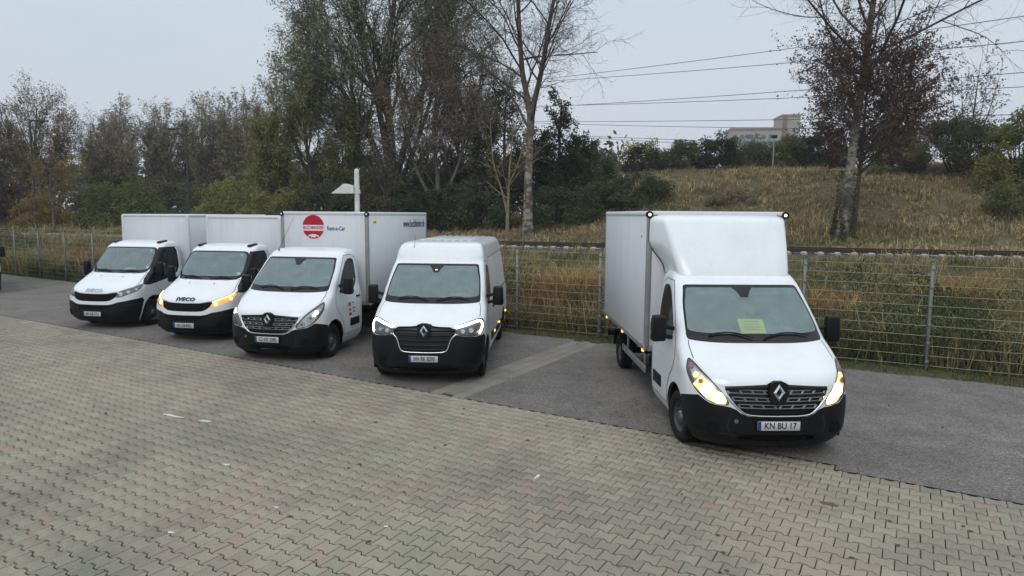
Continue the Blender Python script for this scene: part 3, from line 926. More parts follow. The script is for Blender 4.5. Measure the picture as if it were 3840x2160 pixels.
def daily_cab(root, plate, lit):
    B = Body(TAB_I, REAR_I)
    f = lambda x, z: ('f', x, z)
    s = lambda y, z: ('s', y, z)
    u0 = lambda z: ('u', 0.0, z)
    zt = 2.04
    ws_out = chaikin(B.uv([u0(1.375), f(0.50, 1.375), f(0.86, 1.405), f(0.83, 1.80), f(0.795, zt), f(0.4, zt + 0.008), u0(zt + 0.008)]), 2, True, True)
    ws_in = chaikin(B.uv([u0(1.46), f(0.50, 1.455), f(0.83, 1.48), f(0.795, 1.80), f(0.755, zt - 0.03), f(0.4, zt - 0.025), u0(zt - 0.025)]), 2, True, True)
    hl = chaikin(B.uv([f(0.60, 0.83), f(0.66, 0.955), f(0.78, 1.01), f(0.90, 1.065), s(0.62, 1.135), s(0.66, 1.10), s(0.50, 0.985), f(0.90, 0.91), f(0.76, 0.845), f(0.66, 0.815)]), 1)
    gr = chaikin(B.uv([u0(0.715), f(0.40, 0.72), f(0.52, 0.76), f(0.62, 0.84), f(0.66, 0.945), f(0.58, 0.945), f(0.44, 0.915), u0(0.905)]), 1, True, True)
    hood = B.uv([u0(0.915), f(0.44, 0.925), f(0.58, 0.955), f(0.67, 0.965), f(0.78, 1.02), f(0.90, 1.08), s(0.60, 1.15), s(0.75, 1.25), s(0.98, 1.40), f(0.5, 1.365), u0(1.365)])
    bump = B.uv([u0(0.16), ('u', 0.9, 0.16), s(0.56, 0.16), s(0.62, 0.72), s(0.55, 0.79), f(0.92, 0.755), f(0.66, 0.70), f(0.54, 0.655), f(0.42, 0.635), u0(0.63)])
    low = chaikin(B.uv([u0(0.52), f(0.42, 0.525), f(0.60, 0.63), f(0.52, 0.635), f(0.42, 0.62), u0(0.612)]), 1, True, True)
    WY, WZ = 1.0, 0.345
    arch = B.uv([s(WY + 0.43 * math.cos(a), WZ + 0.46 * math.sin(a)) for a in np.linspace(-0.35, PI + 0.35, 22)])
    arch[:, 1] = np.maximum(arch[:, 1], 0.165)
    win_i = chaikin(B.uv([s(1.24, 1.36), s(1.50, 1.27), s(1.90, 1.37), s(2.03, 1.50), s(2.05, 1.92), s(1.99, 2.00), s(1.72, 1.99), s(1.42, 1.66)]), 1)
    blk = B.uv([s(0.64, 1.115), s(0.76, 1.24), s(0.99, 1.40), f(0.855, 1.41), f(0.825, 1.80), f(0.79, 2.04), s(1.60, 2.045), s(2.02, 2.045), s(2.10, 1.95), s(2.10, 1.50), s(1.97, 1.33), s(1.55, 1.20), s(1.20, 1.14), s(0.85, 1.09)])
    door = B.uv([s(1.46, 0.42), s(2.18, 0.42), s(2.18, 2.03), s(1.70, 2.03), s(1.30, 1.55), s(1.12, 1.2), s(1.12, 1.0), s(1.30, 0.86), s(1.44, 0.66)])
    regs = [('glass', ws_in), ('frit', ws_out), ('lamp', hl), ('grille', gr), ('low', low), ('bumper', bump), ('arch', arch), ('wglass', win_i), ('black', blk), ('hood', hood), ('door', door)]
    ul = np.concatenate([np.linspace(0, 1, 30), np.linspace(1, 2, 24)[1:], np.linspace(2, 3, 7)[1:]])
    part = partition(B, regs, ul, zl(B, [(0.98, 1.42, 0.016), (2.05, 3, 0.018)]))
    W = M['white']
    emit_part(B, 'body_shell', part['shell'], W, root)
    emit_part(B, 'hood', part['hood'], W, root, off=0.003)
    roof_cap(B, root, W)
    emit_part(B, 'windscreen_border', part['frit'], M['gloss'], root)
    emit_part(B, 'windscreen', part['glass'], M['screen'], root)
    emit_part(B, 'front_bumper', part['bumper'], M['plastic'], root, off=0.004)
    emit_part(B, 'lower_grille', part['low'], M['chassis'], root, off=-0.02)
    g = emit_part(B, 'grille_panel', part['grille'], M['chassis'], root, off=-0.02)
    for zc, hw in ((0.885, 0.50), (0.85, 0.60), (0.815, 0.60), (0.78, 0.52), (0.745, 0.42)):
        mm = MB(); ribbon(mm, B, [(0, zc), (B.uf(hw, zc + 0.02), zc + 0.02 * hw)], 0.010, -0.010, 0.008, mirror=True)
        mm.build('grille_bar', M['gloss'], root)
    mm = MB()
    for zc, hw in ((0.60, 0.50), (0.57, 0.48), (0.545, 0.44)):
        ribbon(mm, B, [(0, zc), (B.uf(hw, zc), zc)], 0.008, -0.012, 0.008, mirror=True)
    mm.build('grille_mesh', M['gloss'], root)
    for sd in (1, -1):
        d = emit_part(B, 'door', part['door'], W, root, (sd,), off=0.002)
        emit_part(B, 'pillar_cover', part['black'], M['gloss'], root, (sd,), off=0.001)
        emit_part(B, 'window_glass', part['wglass'], M['sideglass'], d, (sd,))
        hm = MB(); p, n = at_surf(B, sd * B.us(2.02, 1.12), 1.12, 0.012)
        hm.rbox(p, (0.03, 0.16, 0.04), 0.01, 2); hm.build('door_handle', M['plastic'], d)
        b = emit_part(B, 'headlight', part['lamp'], M['lens'], root, (sd,), off=0.004)
        emit_part(B, 'lamp_housing', part['lamp'], M['cabin'] if lit != 'amber' else M['amberlit'], b, (sd,), off=-0.03)
        for k, (x, z, r) in enumerate(((0.72, 0.90, 0.045), (0.85, 0.955, 0.045), (0.945, 1.01, 0.035))):
            mm = MB(); disc_on(mm, B, sd * B.uf(x, z), z, r, -0.008, 0.02, 16, r * 0.85)
            key = 'reflector'
            if lit == 'amber': key = 'amberhot' if k != 1 else 'amberlit'
            mm.build('lamp_bulb', M[key], b)
        if lit == 'amber':
            mm = MB(); ribbon(mm, B, B.uv([f(0.66, 0.94), f(0.80, 1.005), f(0.90, 1.055), s(0.58, 1.11)]) * [sd, 1], 0.022, 0.006, 0.006)
            mm.build('daytime_running_light', M['amberhot'], b)
        mr = make_mirror(root, sd, 1.13, 1.12, 1.47, 'I')
        fl = MB(); disc_on(fl, B, sd * B.uf(0.80, 0.40), 0.40, 0.085, 0.006, 0.02, 20, 0.09)
        fm = fl.build('fog_light', M['chassis'], root)
        rb = MB(); ribbon(rb, B, B.uv([f(0.44, 0.52), f(0.62, 0.615), ('u', 0.95, 0.64)]) * [sd, 1], 0.012, 0.005)
        ribbon(rb, B, B.uv([f(0.56, 0.30), f(0.72, 0.29), ('u', 0.95, 0.30)]) * [sd, 1], 0.012, 0.005)
        rb.build('bumper_crease', M['seam'], root)
        fin = MB()
        for k in range(3):
            q, nn = at_surf(B, sd * 0.93, 2.10 + 0.028 * k, 0.0)
        fin.rbox((sd * 0.70, 1.78, 2.185), (0.10, 0.30, 0.055), 0.02, 2, rot=Matrix.Rotation(sd * R(-6), 3, 'Z') @ Matrix.Rotation(R(7), 3, 'X'))
        fin.build('roof_marker', M['gloss'], root)
        nz = MB(); nz.cyl(at_surf(B, sd * B.uf(0.33, 1.30), 1.30, -0.01)[0], at_surf(B, sd * B.uf(0.33, 1.30), 1.30, 0.012)[0], 0.014, n=8)
        nz.build('washer_nozzle', M['plastic'], root)
    for sd in (1, -1):
        for nm, line, wd, of_ in (('hood_gap', hood[1:-1], 0.010, 0.0045), ('door_gap', np.vstack([door, door[:1]]), 0.010, 0.0035)):
            sm = MB(); ribbon(sm, B, line * [sd, 1], wd, of_); sm.build(nm, M['seam'], root)
    p, n = at_surf(B, 0.0, 0.985, 0.012)
    up = Vector((0, 0, 1)); up = (up - n * up.dot(n)).normalized()
    text_obj('badge_lettering', 'IVECO', 0.135, M['chrome'] if lit == 'off' else M['ink'], root, p, (1, 0, 0), up, 0.004, bold=0.006, sx=1.12, spacing=1.12)
    make_plate(root, B, 0.40, plate)
    for x0, x1, z0, z1 in ((0.08, 0.66, 1.40, 1.41), (-0.66, -0.10, 1.43, 1.385)):
        pts = []
        for k in range(7):
            t = k / 6; x = x0 + (x1 - x0) * t; z = z0 + (z1 - z0) * t + 0.04 * math.sin(PI * t)
            q, nn = at_surf(B, math.copysign(B.uf(abs(x), z), x), z, 0.026)
            pts.append(q)
        wiper(root, pts)
    cab_interior(root, 1.06, 1.42, 0.88, 2.21, 2.13, 0.44)
    arch_liner(B, root, WY, WZ, 0.42, 0.66, 0.97, M['chassis'])
    return B

# ------------------------------------------------------------------ cargo boxes, chassis
def cargo_box(root, hw, y0, y1, z0, z1, style):
    W = M['boxwhite']
    b = bpy.data.objects.new('cargo_box', None); COL.objects.link(b); b.parent = root
    t = 0.03
    ym = (y0 + y1) / 2; zm = (z0 + z1) / 2; L = y1 - y0; H = z1 - z0
    m = MB(); m.rbox((0, y0 + t / 2, zm), (2 * hw - 0.10, t, H - 0.10), 0.006, 1); m.build('front_panel', W, b)
    for s in (1, -1):
        m = MB(); m.rbox((s * (hw - t / 2), ym, zm), (t, L - 0.10, H - 0.10), 0.006, 1); m.build('side_panel', W, b)
        m = MB(); m.rbox((s * (hw - 0.04), ym, z1 - 0.035), (0.11, L - 0.02, 0.08), 0.028, 3)
        m.build('roof_rail', M['boxwhite'], b)
        m = MB(); m.rbox((s * (hw - 0.02), ym, z0 + 0.035), (0.07, L, 0.09), 0.01, 2); m.build('sill_rail', M['alu'], b)
        m = MB(); m.rbox((s * (hw - 0.035), y0 + 0.03, zm), (0.085, 0.09, H - 0.06), 0.025, 3)
        m.build('corner_profile', M['boxwhite'] if style == 'I' else M['greyrail'], b)
        m = MB(); m.rbox((s * (hw - 0.035), y1 - 0.03, zm), (0.085, 0.09, H - 0.06), 0.02, 2); m.build('rear_post', M['alu'], b)
    m = MB(); m.rbox((0, ym, z1 - 0.012), (2 * hw - 0.12, L - 0.06, 0.03), 0.006, 1); m.build('roof_panel', W, b)
    m = MB(); m.rbox((0, y0 + 0.035, z1 - 0.035), (2 * hw - 0.10, 0.10, 0.08), 0.028, 3)
    m.build('front_roof_rail', M['boxwhite'], b)
    m = MB(); m.rbox((0, y0 + 0.03, z0 + 0.03), (2 * hw - 0.10, 0.06, 0.10), 0.01, 2); m.build('front_sill', M['alu'], b)
    for s in (1, -1):
        m = MB(); m.rbox((s * (hw / 2 - 0.02), y1 - 0.01, zm), (hw - 0.08, 0.03, H - 0.12), 0.006, 1); m.build('rear_door', W, b)
    m = MB(); m.rbox((0, ym, z0 - 0.04), (2 * hw - 0.2, L - 0.1, 0.08), 0.01, 1)
    for s in (1, -1):
        m.rbox((s * 0.42, (y1 + 2.0) / 2, z0 - 0.16), (0.08, y1 - 2.1, 0.16), 0.01, 1)
    for k in range(6):
        m.rbox((0, y0 + 0.3 + (L - 0.6) * k / 5, z0 - 0.09), (2 * hw - 0.16, 0.06, 0.06), 0.005, 1)
    m.build('subframe', M['chassis'], b)
    if style in ('T3', 'T5'):
        for s in (1, -1):
            m = MB()
            m.cyl((s * (hw - 0.02), y0 - 0.03, z1 - 0.05), (s * (hw - 0.02), y0 + 0.03, z1 - 0.05), 0.055, n=18)
            mk = m.build('marker_housing', M['gloss'], b)
            m = MB(); m.lathe([(-0.032, 0.001), (-0.028, 0.014), (0.0, 0.024)], (s * (hw - 0.02), y0 - 0.03, z1 - 0.05), 14, 'Y')
            m.build('marker_lamp', M['drlweak'] if style == 'T5' else M['whiteprint'], mk)
    ns = 3
    for s in (1, -1):
        for k in range(ns):
            y = y0 + 0.06 + (L - 0.5) * k / (ns - 1)
            m = MB(); m.rbox((s * (hw + 0.012), y, z0 - 0.012), (0.03, 0.075, 0.045), 0.01, 2)
            m.build('side_marker', M['marker'] if style == 'T5' else M['amber'], b)
    return b

def chassis(root, rear_y, y1, z0, r=0.345, bar=False, wmat=None):
    for s in (1, -1):
        make_wheel(root, s * 0.87, rear_y, s, r)
        m = MB(); n = 14; V = []; F = []
        for i in range(n + 1):
            a = 0.1 + (PI - 0.2) * i / n
            for xx in (0.72, 1.02): V.append((s * xx, rear_y + 0.42 * math.cos(a), r + 0.42 * math.sin(a)))
        for i in range(n): F.append((2 * i, 2 * i + 1, 2 * i + 3, 2 * i + 2))
        m.add(V, F, True); m.build('mudguard', M['chassis'], root)
        if bar:
            m = MB()
            for z in (0.50,):
                m.rbox((s * 0.98, (2.95 + rear_y - 0.5) / 2, z), (0.035, rear_y - 0.5 - 2.75, 0.12), 0.012, 2)
            for y in (3.0, rear_y - 0.75):
                m.rbox((s * 0.95, y, (z0 + 0.40) / 2 + 0.05), (0.04, 0.05, z0 - 0.40), 0.008, 1)
            m.build('side_guard', M['alu'], root)
    m = MB()
    for s in (1, -1): m.rbox((s * 0.42, (2.0 + y1) / 2, 0.62), (0.07, y1 - 1.9, 0.15), 0.01, 1)
    m.cyl((-0.75, rear_y, r), (0.75, rear_y, r), 0.06, n=10)
    m.rbox((0.62, 3.2, 0.50), (0.36, 0.8, 0.26), 0.04, 2)
    m.rbox((-0.60, 3.3, 0.48), (0.32, 0.6, 0.22), 0.03, 2)
    m.rbox((0, y1 - 0.10, 0.48), (2.0, 0.08, 0.12), 0.02, 2)
    m.build('chassis_frame', M['chassis'], root)

def roof_fairing(root, y_back, z0, z1):
    """wind deflector from the cab roof up to the box top: sloping front face, sides flaring back to the box"""
    n_t = 30
    rows = []
    for i in range(n_t):
        t = i / (n_t - 1)
        z = z0 + (z1 - z0) * t
        g = min(1, max(0, (t - 0.02) / 0.55)); g = g * g * (3 - 2 * g)
        wb = 0.80 + 0.26 * g
        wf = 0.80 + 0.15 * t
        yf = 1.60 + 0.62 * t ** 1.15
        if t > 0.88:
            k = 1 - math.sqrt(max(0, 1 - ((t - 0.88) / 0.12) ** 2))
            wb -= 0.13 * k; wf -= 0.13 * k; yf += 0.20 * k
        r = 0.13 - 0.03 * t
        sw = Vector((wb - wf, y_back - yf - 0.0)).normalized()
        half = []
        for j in range(9):
            x = (wf - r) * j / 8
            half.append((x, yf + 0.035 * (x / wf) ** 2))
        cy = yf + 0.035
        # rounded corner towards the side direction
        ang1 = math.atan2(-sw.x, sw.y)                       # side normal direction
        for j in range(1, 9):
            a = -PI / 2 + (PI / 2 + math.atan2(-sw.x, sw.y)) * j / 8
            half.append((wf - r + r * math.cos(a) , cy + r + r * math.sin(a)))
        x0, y0 = half[-1]
        for j in range(1, 8):
            q = j / 7
            half.append((x0 + (wb - x0) * q, y0 + (y_back - y0) * q))
        full = [(-x, y) for x, y in half[::-1][:-1]] + half
        rows.append([(x, y, z) for x, y in full])
    n_s = len(rows[0])
    V = [v for r_ in rows for v in r_]
    F = [(i * n_s + j, i * n_s + j + 1, (i + 1) * n_s + j + 1, (i + 1) * n_s + j) for i in range(n_t - 1) for j in range(n_s - 1)]
    F.append(tuple((n_t - 1) * n_s + j for j in range(n_s)))
    m = MB(); m.add(V, F, True); m.S[-1] = False
    o = m.build('roof_fairing', M['white'], root)
    for sd in (0, n_s - 1):
        e = MB(); e.tube([V[i * n_s + sd] for i in range(n_t)], 0.012, 6)
        e.build('fairing_edge', M['seam'], o)
    return o

def antenna(root, x, y, z, h, lean):
    m = MB(); m.cyl((x, y, z), (x, y + 0.02, z + 0.03), 0.022, 0.014, n=8)
    m.tube([(x, y + 0.01, z + 0.02), (x + lean * 0.5, y + 0.08, z + h * 0.5), (x + lean, y + 0.16, z + h)], [0.006, 0.004, 0.003], 5)
    return m.build('antenna', M['ink'], root)

def sheet_on_dash(root, c, w, d, rot, tilt, mat, name):
    m = MB(); rt = Matrix.Rotation(rot, 3, 'Z') @ Matrix.Rotation(tilt, 3, 'X')
    m.box(c, (w, d, 0.004), rot=rt)
    return m.build(name, mat, root)

# ================================================================== VEHICLES
VEH = {}
def veh(name, label, cat, x, y, a, group=None):
    return thing(name, label, cat, (x, y, 0), a, group)

# right box truck
t5 = veh('box_truck', 'white box truck with roof fairing and glowing yellow headlights, standing alone on the right', 'box truck', 3.239, 7.877, 0.025, 'white rental vans and box trucks')
master_cab(t5, 14, False, 'KN BU 17', 'full')
for s in (1, -1): make_wheel(t5, s * 0.885, 0.842, s, steer=R(6))
chassis(t5, 5.17, 6.48, 0.88, bar=True)
cargo_box(t5, 1.078, 2.536, 6.48, 0.883, 3.063, 'T5')
roof_fairing(t5, 2.53, 2.14, 3.01)
ys = sheet_on_dash(t5, (0.06, 1.10, 1.50), 0.34, 0.30, R(-4), R(38), M['yellow'], 'yellow_notice')
ln = MB()
for k in range(4):
    rt = Matrix.Rotation(R(-4), 3, 'Z') @ Matrix.Rotation(R(38), 3, 'X')
    v = rt @ Vector((0, 0.10 - 0.05 * k, 0.004))
    ln.box((0.06 + v.x, 1.10 + v.y, 1.50 + v.z), (0.20, 0.010, 0.002), rot=rt)
ln.build('printed_lines', M['satin'], ys)
sc = MB(); sc.box((-1.079, 2.95, 2.66), (0.004, 0.05, 0.035)); sc.build('scratch', M['satin'], t5)

# white panel van
t4 = veh('panel_van', 'white high-roof panel van with bright white daytime lights, parked beside the empty bay', 'van', -1.541, 11.481, -0.066, 'white rental vans and box trucks')
B4 = master_cab(t4, 19, True, 'HH RK 8290', 'drl')
for s in (1, -1):
    make_wheel(t4, s * 0.885, 0.842, s)
    make_wheel(t4, s * 0.885, 0.842 + 3.682, s)
    for k, y in enumerate((2.2, 3.3, 5.1)):
        p, n = at_surf(B4, s * B4.us(y, 0.62), 0.62, 0.012)
        m = MB(); m.rbox(p, (0.03, 0.08, 0.045), 0.01, 2); m.build('side_marker', M['marker'], t4)
    m = MB(); ribbon(m, B4, [(s * B4.us(2.3, 0.56), 0.56), (s * B4.us(3.95, 0.56), 0.56)], 0.13, 0.006, 0.012)
    ribbon(m, B4, [(s * B4.us(5.0, 0.56), 0.56), (s * B4.us(5.4, 0.56), 0.56)], 0.13, 0.006, 0.012)
    m.build('side_moulding', M['plastic'], t4)
    for l0, l1 in (((2.25, 0.42), (2.25, 2.10)), ((3.65, 0.42), (3.65, 2.10)), ((2.25, 2.12), (5.40, 2.12))):
        m = MB(); ribbon(m, B4, B4.uv([('s', *l0), ('s', *l1)]) * [s, 1], 0.010, 0.003); m.build('panel_gap', M['seam'], t4)
    m = MB(); ribbon(m, B4, B4.uv([('s', 3.65, 1.33), ('s', 5.45, 1.33)]) * [s, 1], 0.05, 0.004, 0.008)
    m.build('door_track', M['satin'], t4)
m = MB(); m.rbox((0, 3.0, 0.38), (1.5, 4.6, 0.34), 0.02, 1); m.build('shadow_floor_pan', M['chassis'], t4)  # underbody slab lowered to tighten the shadow beneath the van
m = MB()
for k in range(7):
    x = -0.48 + 0.16 * k
    m.rbox((x, 3.75, 2.466), (0.05, 2.9, 0.014), 0.006, 2)
m.build('roof_ribs', M['white'], t4)
antenna(t4, -0.52, 1.66, 2.24, 0.34, 0.02)
m = MB(); m.cyl((0.0, 1.32, 1.93), (0.0, 1.31, 1.92), 0.022, n=12); m.build('cabin_lamp', M['drlweak'], t4)

# third: box truck with red disc
t3 = veh('box_truck', 'white box truck with a red round logo and web address on its tall box', 'box truck', -4.892, 13.182, -0.203, 'white rental vans and box trucks')
master_cab(t3, 14, False, 'CU NY 3390', 'side')
for s in (1, -1): make_wheel(t3, s * 0.885, 0.842, s)
chassis(t3, 5.17, 6.6, 0.89)
cargo_box(t3, 1.091, 2.485, 6.60, 0.892, 3.028, 'T3')
m = MB(); m.cyl((-0.02 - 0.25, 2.486, 2.68), (-0.02 - 0.25, 2.480, 2.68), 0.275, n=48)
dk = m.build('logo_disc', M['redprint'], t3)
m = MB(); m.box((-0.27, 2.478, 2.655), (0.548, 0.003, 0.135)); m.build('logo_band', M['whiteprint'], dk)
text_obj('logo_text', 'BUCHBINDER', 0.105, M['redprint'], dk, (-0.27, 2.475, 2.655), (1, 0, 0), (0, 0, 1), 0.001, bold=0.002, sx=0.80)
m = MB()
V = []; 
for i in range(17):
    a = PI * i / 16; V.append((-0.27 + 0.135 * math.cos(a), 2.478, 2.455 + 0.055 * math.sin(a)))
V += [(-0.405, 2.478, 2.44), (-0.40, 2.478, 2.435), (-0.14, 2.478, 2.435), (-0.135, 2.478, 2.44)]
m.add(V, [tuple(range(len(V)))]); m.build('logo_car_shape', M['whiteprint'], dk)
m = MB()
for dx in (-0.085, 0.085): m.cyl((-0.27 + dx, 2.478, 2.44), (-0.27 + dx, 2.474, 2.44), 0.026, n=14)
m.build('logo_wheels', M['redprint'], dk)
text_obj('box_lettering', 'Rent-a-Car', 0.135, M['blueprint'], t3, (0.30, 2.480, 2.645), (1, 0, 0), (0, 0, 1), 0.001, bold=0.002, sx=0.75)
text_obj('box_lettering', 'www.buchbinder.de', 0.29, M['blueprint'], t3, (1.095, 5.58, 2.73), (0, 1, 0), (0, 0, 1), 0.001, bold=0.004, sx=0.72)
m = MB()
m.rbox((1.094, 2.86, 2.80), (0.004, 0.20, 0.085), 0.001, 1); st = m.build('sticker', M['yellow'], t3)
m = MB(); m.rbox((1.097, 2.88, 2.80), (0.003, 0.14, 0.03), 0.001, 1); m.build('sticker_print', M['redprint'], st)
for (y, z, w, h, k) in ((1.56, 1.02, 0.09, 0.08, 'redlens'), (1.72, 1.04, 0.15, 0.025, 'satin'), (1.58, 0.90, 0.10, 0.05, 'satin'), (1.60, 0.80, 0.13, 0.06, 'redlens'), (1.78, 0.92, 0.10, 0.03, 'satin'), (1.78, 0.84, 0.12, 0.025, 'satin')):
    m = MB(); m.box((1.0395, y, z), (0.003, w, h)); m.build('door_print', M[k], t3)
antenna(t3, -0.66, 1.62, 2.17, 0.75, 0.30)
m = MB(); m.rbox((0.02, 1.34, 1.93), (0.22, 0.02, 0.025), 0.005, 1); m.build('mirror_tag', M['paper'], t3)

# two trucks with swept-back lamps
t2 = veh('box_truck', 'white box truck with lit orange headlights and dark lettering on the hood', 'box truck', -7.571, 15.245, -0.180, 'white rental vans and box trucks')
daily_cab(t2, 'HH OB 8422', 'amber')
for s in (1, -1): make_wheel(t2, s * 0.87, 1.0, s)
chassis(t2, 4.75, 6.3, 0.92)
cargo_box(t2, 1.075, 2.50, 6.4, 0.93, 2.911, 'I')
t1 = veh('box_truck', 'white box truck with unlit headlights, a paper on its dashboard and chrome hood letters', 'box truck', -10.717, 16.892, -0.186, 'white rental vans and box trucks')
daily_cab(t1, 'HH OB 7771', 'off')
for s in (1, -1): make_wheel(t1, s * 0.87, 1.0, s)
chassis(t1, 4.75, 6.3, 0.92)
cargo_box(t1, 1.079, 2.40, 6.442, 0.93, 2.930, 'I')
sheet_on_dash(t1, (0.0, 1.36, 1.455), 0.26, 0.16, R(12), R(12), M['paper'], 'paper_sheet')
for t in (t1, t2):
    m = MB(); m.cyl((0.62, 1.445, 1.955), (0.62, 1.452, 1.95), 0.035, n=12); m.build('vignette_sticker', M['paper'], t)
t0 = copy_tree(t1)
t0.name = 'box_truck'
t0.location = (-19.36, 23.6, 0.0)
t0.rotation_euler = (0, 0, 0.72)
t0['label'] = 'truck cut off by the left picture edge, only its mirror showing'
# ================================================================== GROUND, PAVING, FENCE, RAILWAY
def yfence(x): return np.where(np.asarray(x) < 0, 17.45 - 0.60 * np.asarray(x), 17.45 - 0.535 * np.asarray(x))
TRK = np.array([(-400, 140), (-120, 83), (-60, 58.0), (-30, 44.5), (-12, 36.6), (2, 31.6), (18.5, 26.6), (34, 23.0), (60, 18.5), (140, 6), (400, -30)], float)
def ytrack(x): return pchip(TRK[:, 0], TRK[:, 1], np.asarray(x, float))
TZ = 1.42
def sstep(a, b, x):
    t = np.clip((x - a) / (b - a), 0, 1); return t * t * (3 - 2 * t)
def vnoise(x, y, s, seed=0):
    """cheap smooth value noise"""
    x = np.asarray(x, float) / s + 1000; y = np.asarray(y, float) / s + 1000
    xi, yi = np.floor(x).astype(np.int64), np.floor(y).astype(np.int64)
    fx, fy = x - xi, y - yi
    fx = fx * fx * (3 - 2 * fx); fy = fy * fy * (3 - 2 * fy)
    def h(a, b):
        v = np.sin(a * 127.1 + b * 311.7 + seed * 74.7) * 43758.5453
        return v - np.floor(v)
    return (h(xi, yi) * (1 - fx) + h(xi + 1, yi) * fx) * (1 - fy) + (h(xi, yi + 1) * (1 - fx) + h(xi + 1, yi + 1) * fx) * fy
def terrain(x, y):
    x = np.asarray(x, float); y = np.asarray(y, float)
    yf, yt = yfence(x), ytrack(x)
    d0 = (y - yf) / 1.17                    # beyond the fence
    e = (y - yt) / 1.06                     # beyond the track centre
    g = max(1, 1)
    z = np.where(d0 < 0.3, -0.06, -0.06 + 0.55 * sstep(0.3, 5.0, d0) + 0.12 * vnoise(x, y, 1.7, 3) * sstep(0.3, 1.5, d0))
    emb = sstep(-4.6, -1.9, e)
    z = z * (1 - emb) + TZ * emb
    hill = sstep(-6, 9, x - 0.15 * np.clip(e, 0, 40)) 
    flat = TZ - 0.1 + 1.05 * sstep(0, 30, e) + 0.25 * (vnoise(x, y, 7, 1) - .5) * sstep(1, 6, e)
    up = 4.25 * sstep(5.5, 27, e) * hill + 0.45 * (vnoise(x, y, 5, 2) - .5) * sstep(4, 14, e) * hill + 0.9 * sstep(26, 44, x) * sstep(8, 24, e)
    z = np.where(e > 1.9, flat + up, z)
    far = sstep(70, 160, np.hypot(x, y))
    return z * (1 - far) + (TZ + 1.2) * far

def coord(lo, hi, c0, c1, fine, k=1.22):
    a = list(np.arange(c0, c1 + 1e-6, fine))
    s = fine
    while a[-1] < hi: s *= k; a.append(a[-1] + s)
    s = fine
    while a[0] > lo: s *= k; a.insert(0, a[0] - s)
    return np.array(a)

# colour from world-space noise helper
def world_noise(n, l, scale, detail=4, rough=0.6, vec=None):
    g = n.new('ShaderNodeNewGeometry') if vec is None else None
    ns = n.new('ShaderNodeTexNoise'); ns.inputs['Scale'].default_value = scale
    ns.inputs['Detail'].default_value = detail; ns.inputs['Roughness'].default_value = rough
    l.new(g.outputs['Position'] if vec is None else vec, ns.inputs['Vector'])
    return ns.outputs[0]
def ramp(n, l, src, stops):
    r = n.new('ShaderNodeValToRGB')
    el = r.color_ramp.elements
    el[0].position, el[0].color = stops[0][0], (*stops[0][1], 1)
    el[1].position, el[1].color = stops[-1][0], (*stops[-1][1], 1)
    for p, c in stops[1:-1]:
        q = el.new(p); q.color = (*c, 1)
    l.new(src, r.inputs[0]); return r.outputs[0]
def mixc(n, l, f, a, b, mode='MIX'):
    m = n.new('ShaderNodeMix'); m.data_type = 'RGBA'; m.blend_type = mode
    for s, v in ((m.inputs[0], f), (m.inputs[6], a), (m.inputs[7], b)):
        if hasattr(v, 'is_output'): l.new(v, s)
        elif isinstance(v, (int, float)): s.default_value = v
        else: s.default_value = (*v, 1)
    return m.outputs[2]
def mathn(n, l, op, a, b=0.0):
    m = n.new('ShaderNodeMath'); m.operation = op
    for s, v in ((m.inputs[0], a), (m.inputs[1], b)):
        if hasattr(v, 'is_output'): l.new(v, s)
        else: s.default_value = v
    return m.outputs[0]

def ground_material():
    m, n, l, b = new_mat('rough_ground')
    c1 = ramp(n, l, world_noise(n, l, 0.35, 6, 0.7), [(0.3, (0.06, 0.065, 0.03)), (0.5, (0.14, 0.12, 0.065)), (0.7, (0.20, 0.16, 0.09))])
    c2 = ramp(n, l, world_noise(n, l, 9.0, 6, 0.8), [(0.3, (0.35, 0.35, 0.35)), (0.7, (1.2, 1.2, 1.2))])
    l.new(mixc(n, l, 1.0, c1, c2, 'MULTIPLY'), b.inputs['Base Color'])
    b.inputs['Roughness'].default_value = 1.0
    b.inputs['Specular IOR Level'].default_value = 0.1
    return m
xs = coord(-640, 640, -60, 50, 0.9, 1.3)
ysg = coord(-640, 640, 10, 75, 0.8, 1.3)
GX, GY = np.meshgrid(xs, ysg)
GZ = terrain(GX, GY)
Vg = np.stack([GX.ravel(), GY.ravel(), GZ.ravel()], -1)
nx, ny = len(xs), len(ysg)
ii, jj = np.meshgrid(np.arange(nx - 1), np.arange(ny - 1))
b0 = (jj * nx + ii).ravel()
Fg = np.stack([b0, b0 + 1, b0 + nx + 1, b0 + nx], -1)
link('ground', fast_mesh('ground', Vg, Fg, True), ground_material(), kind='structure')

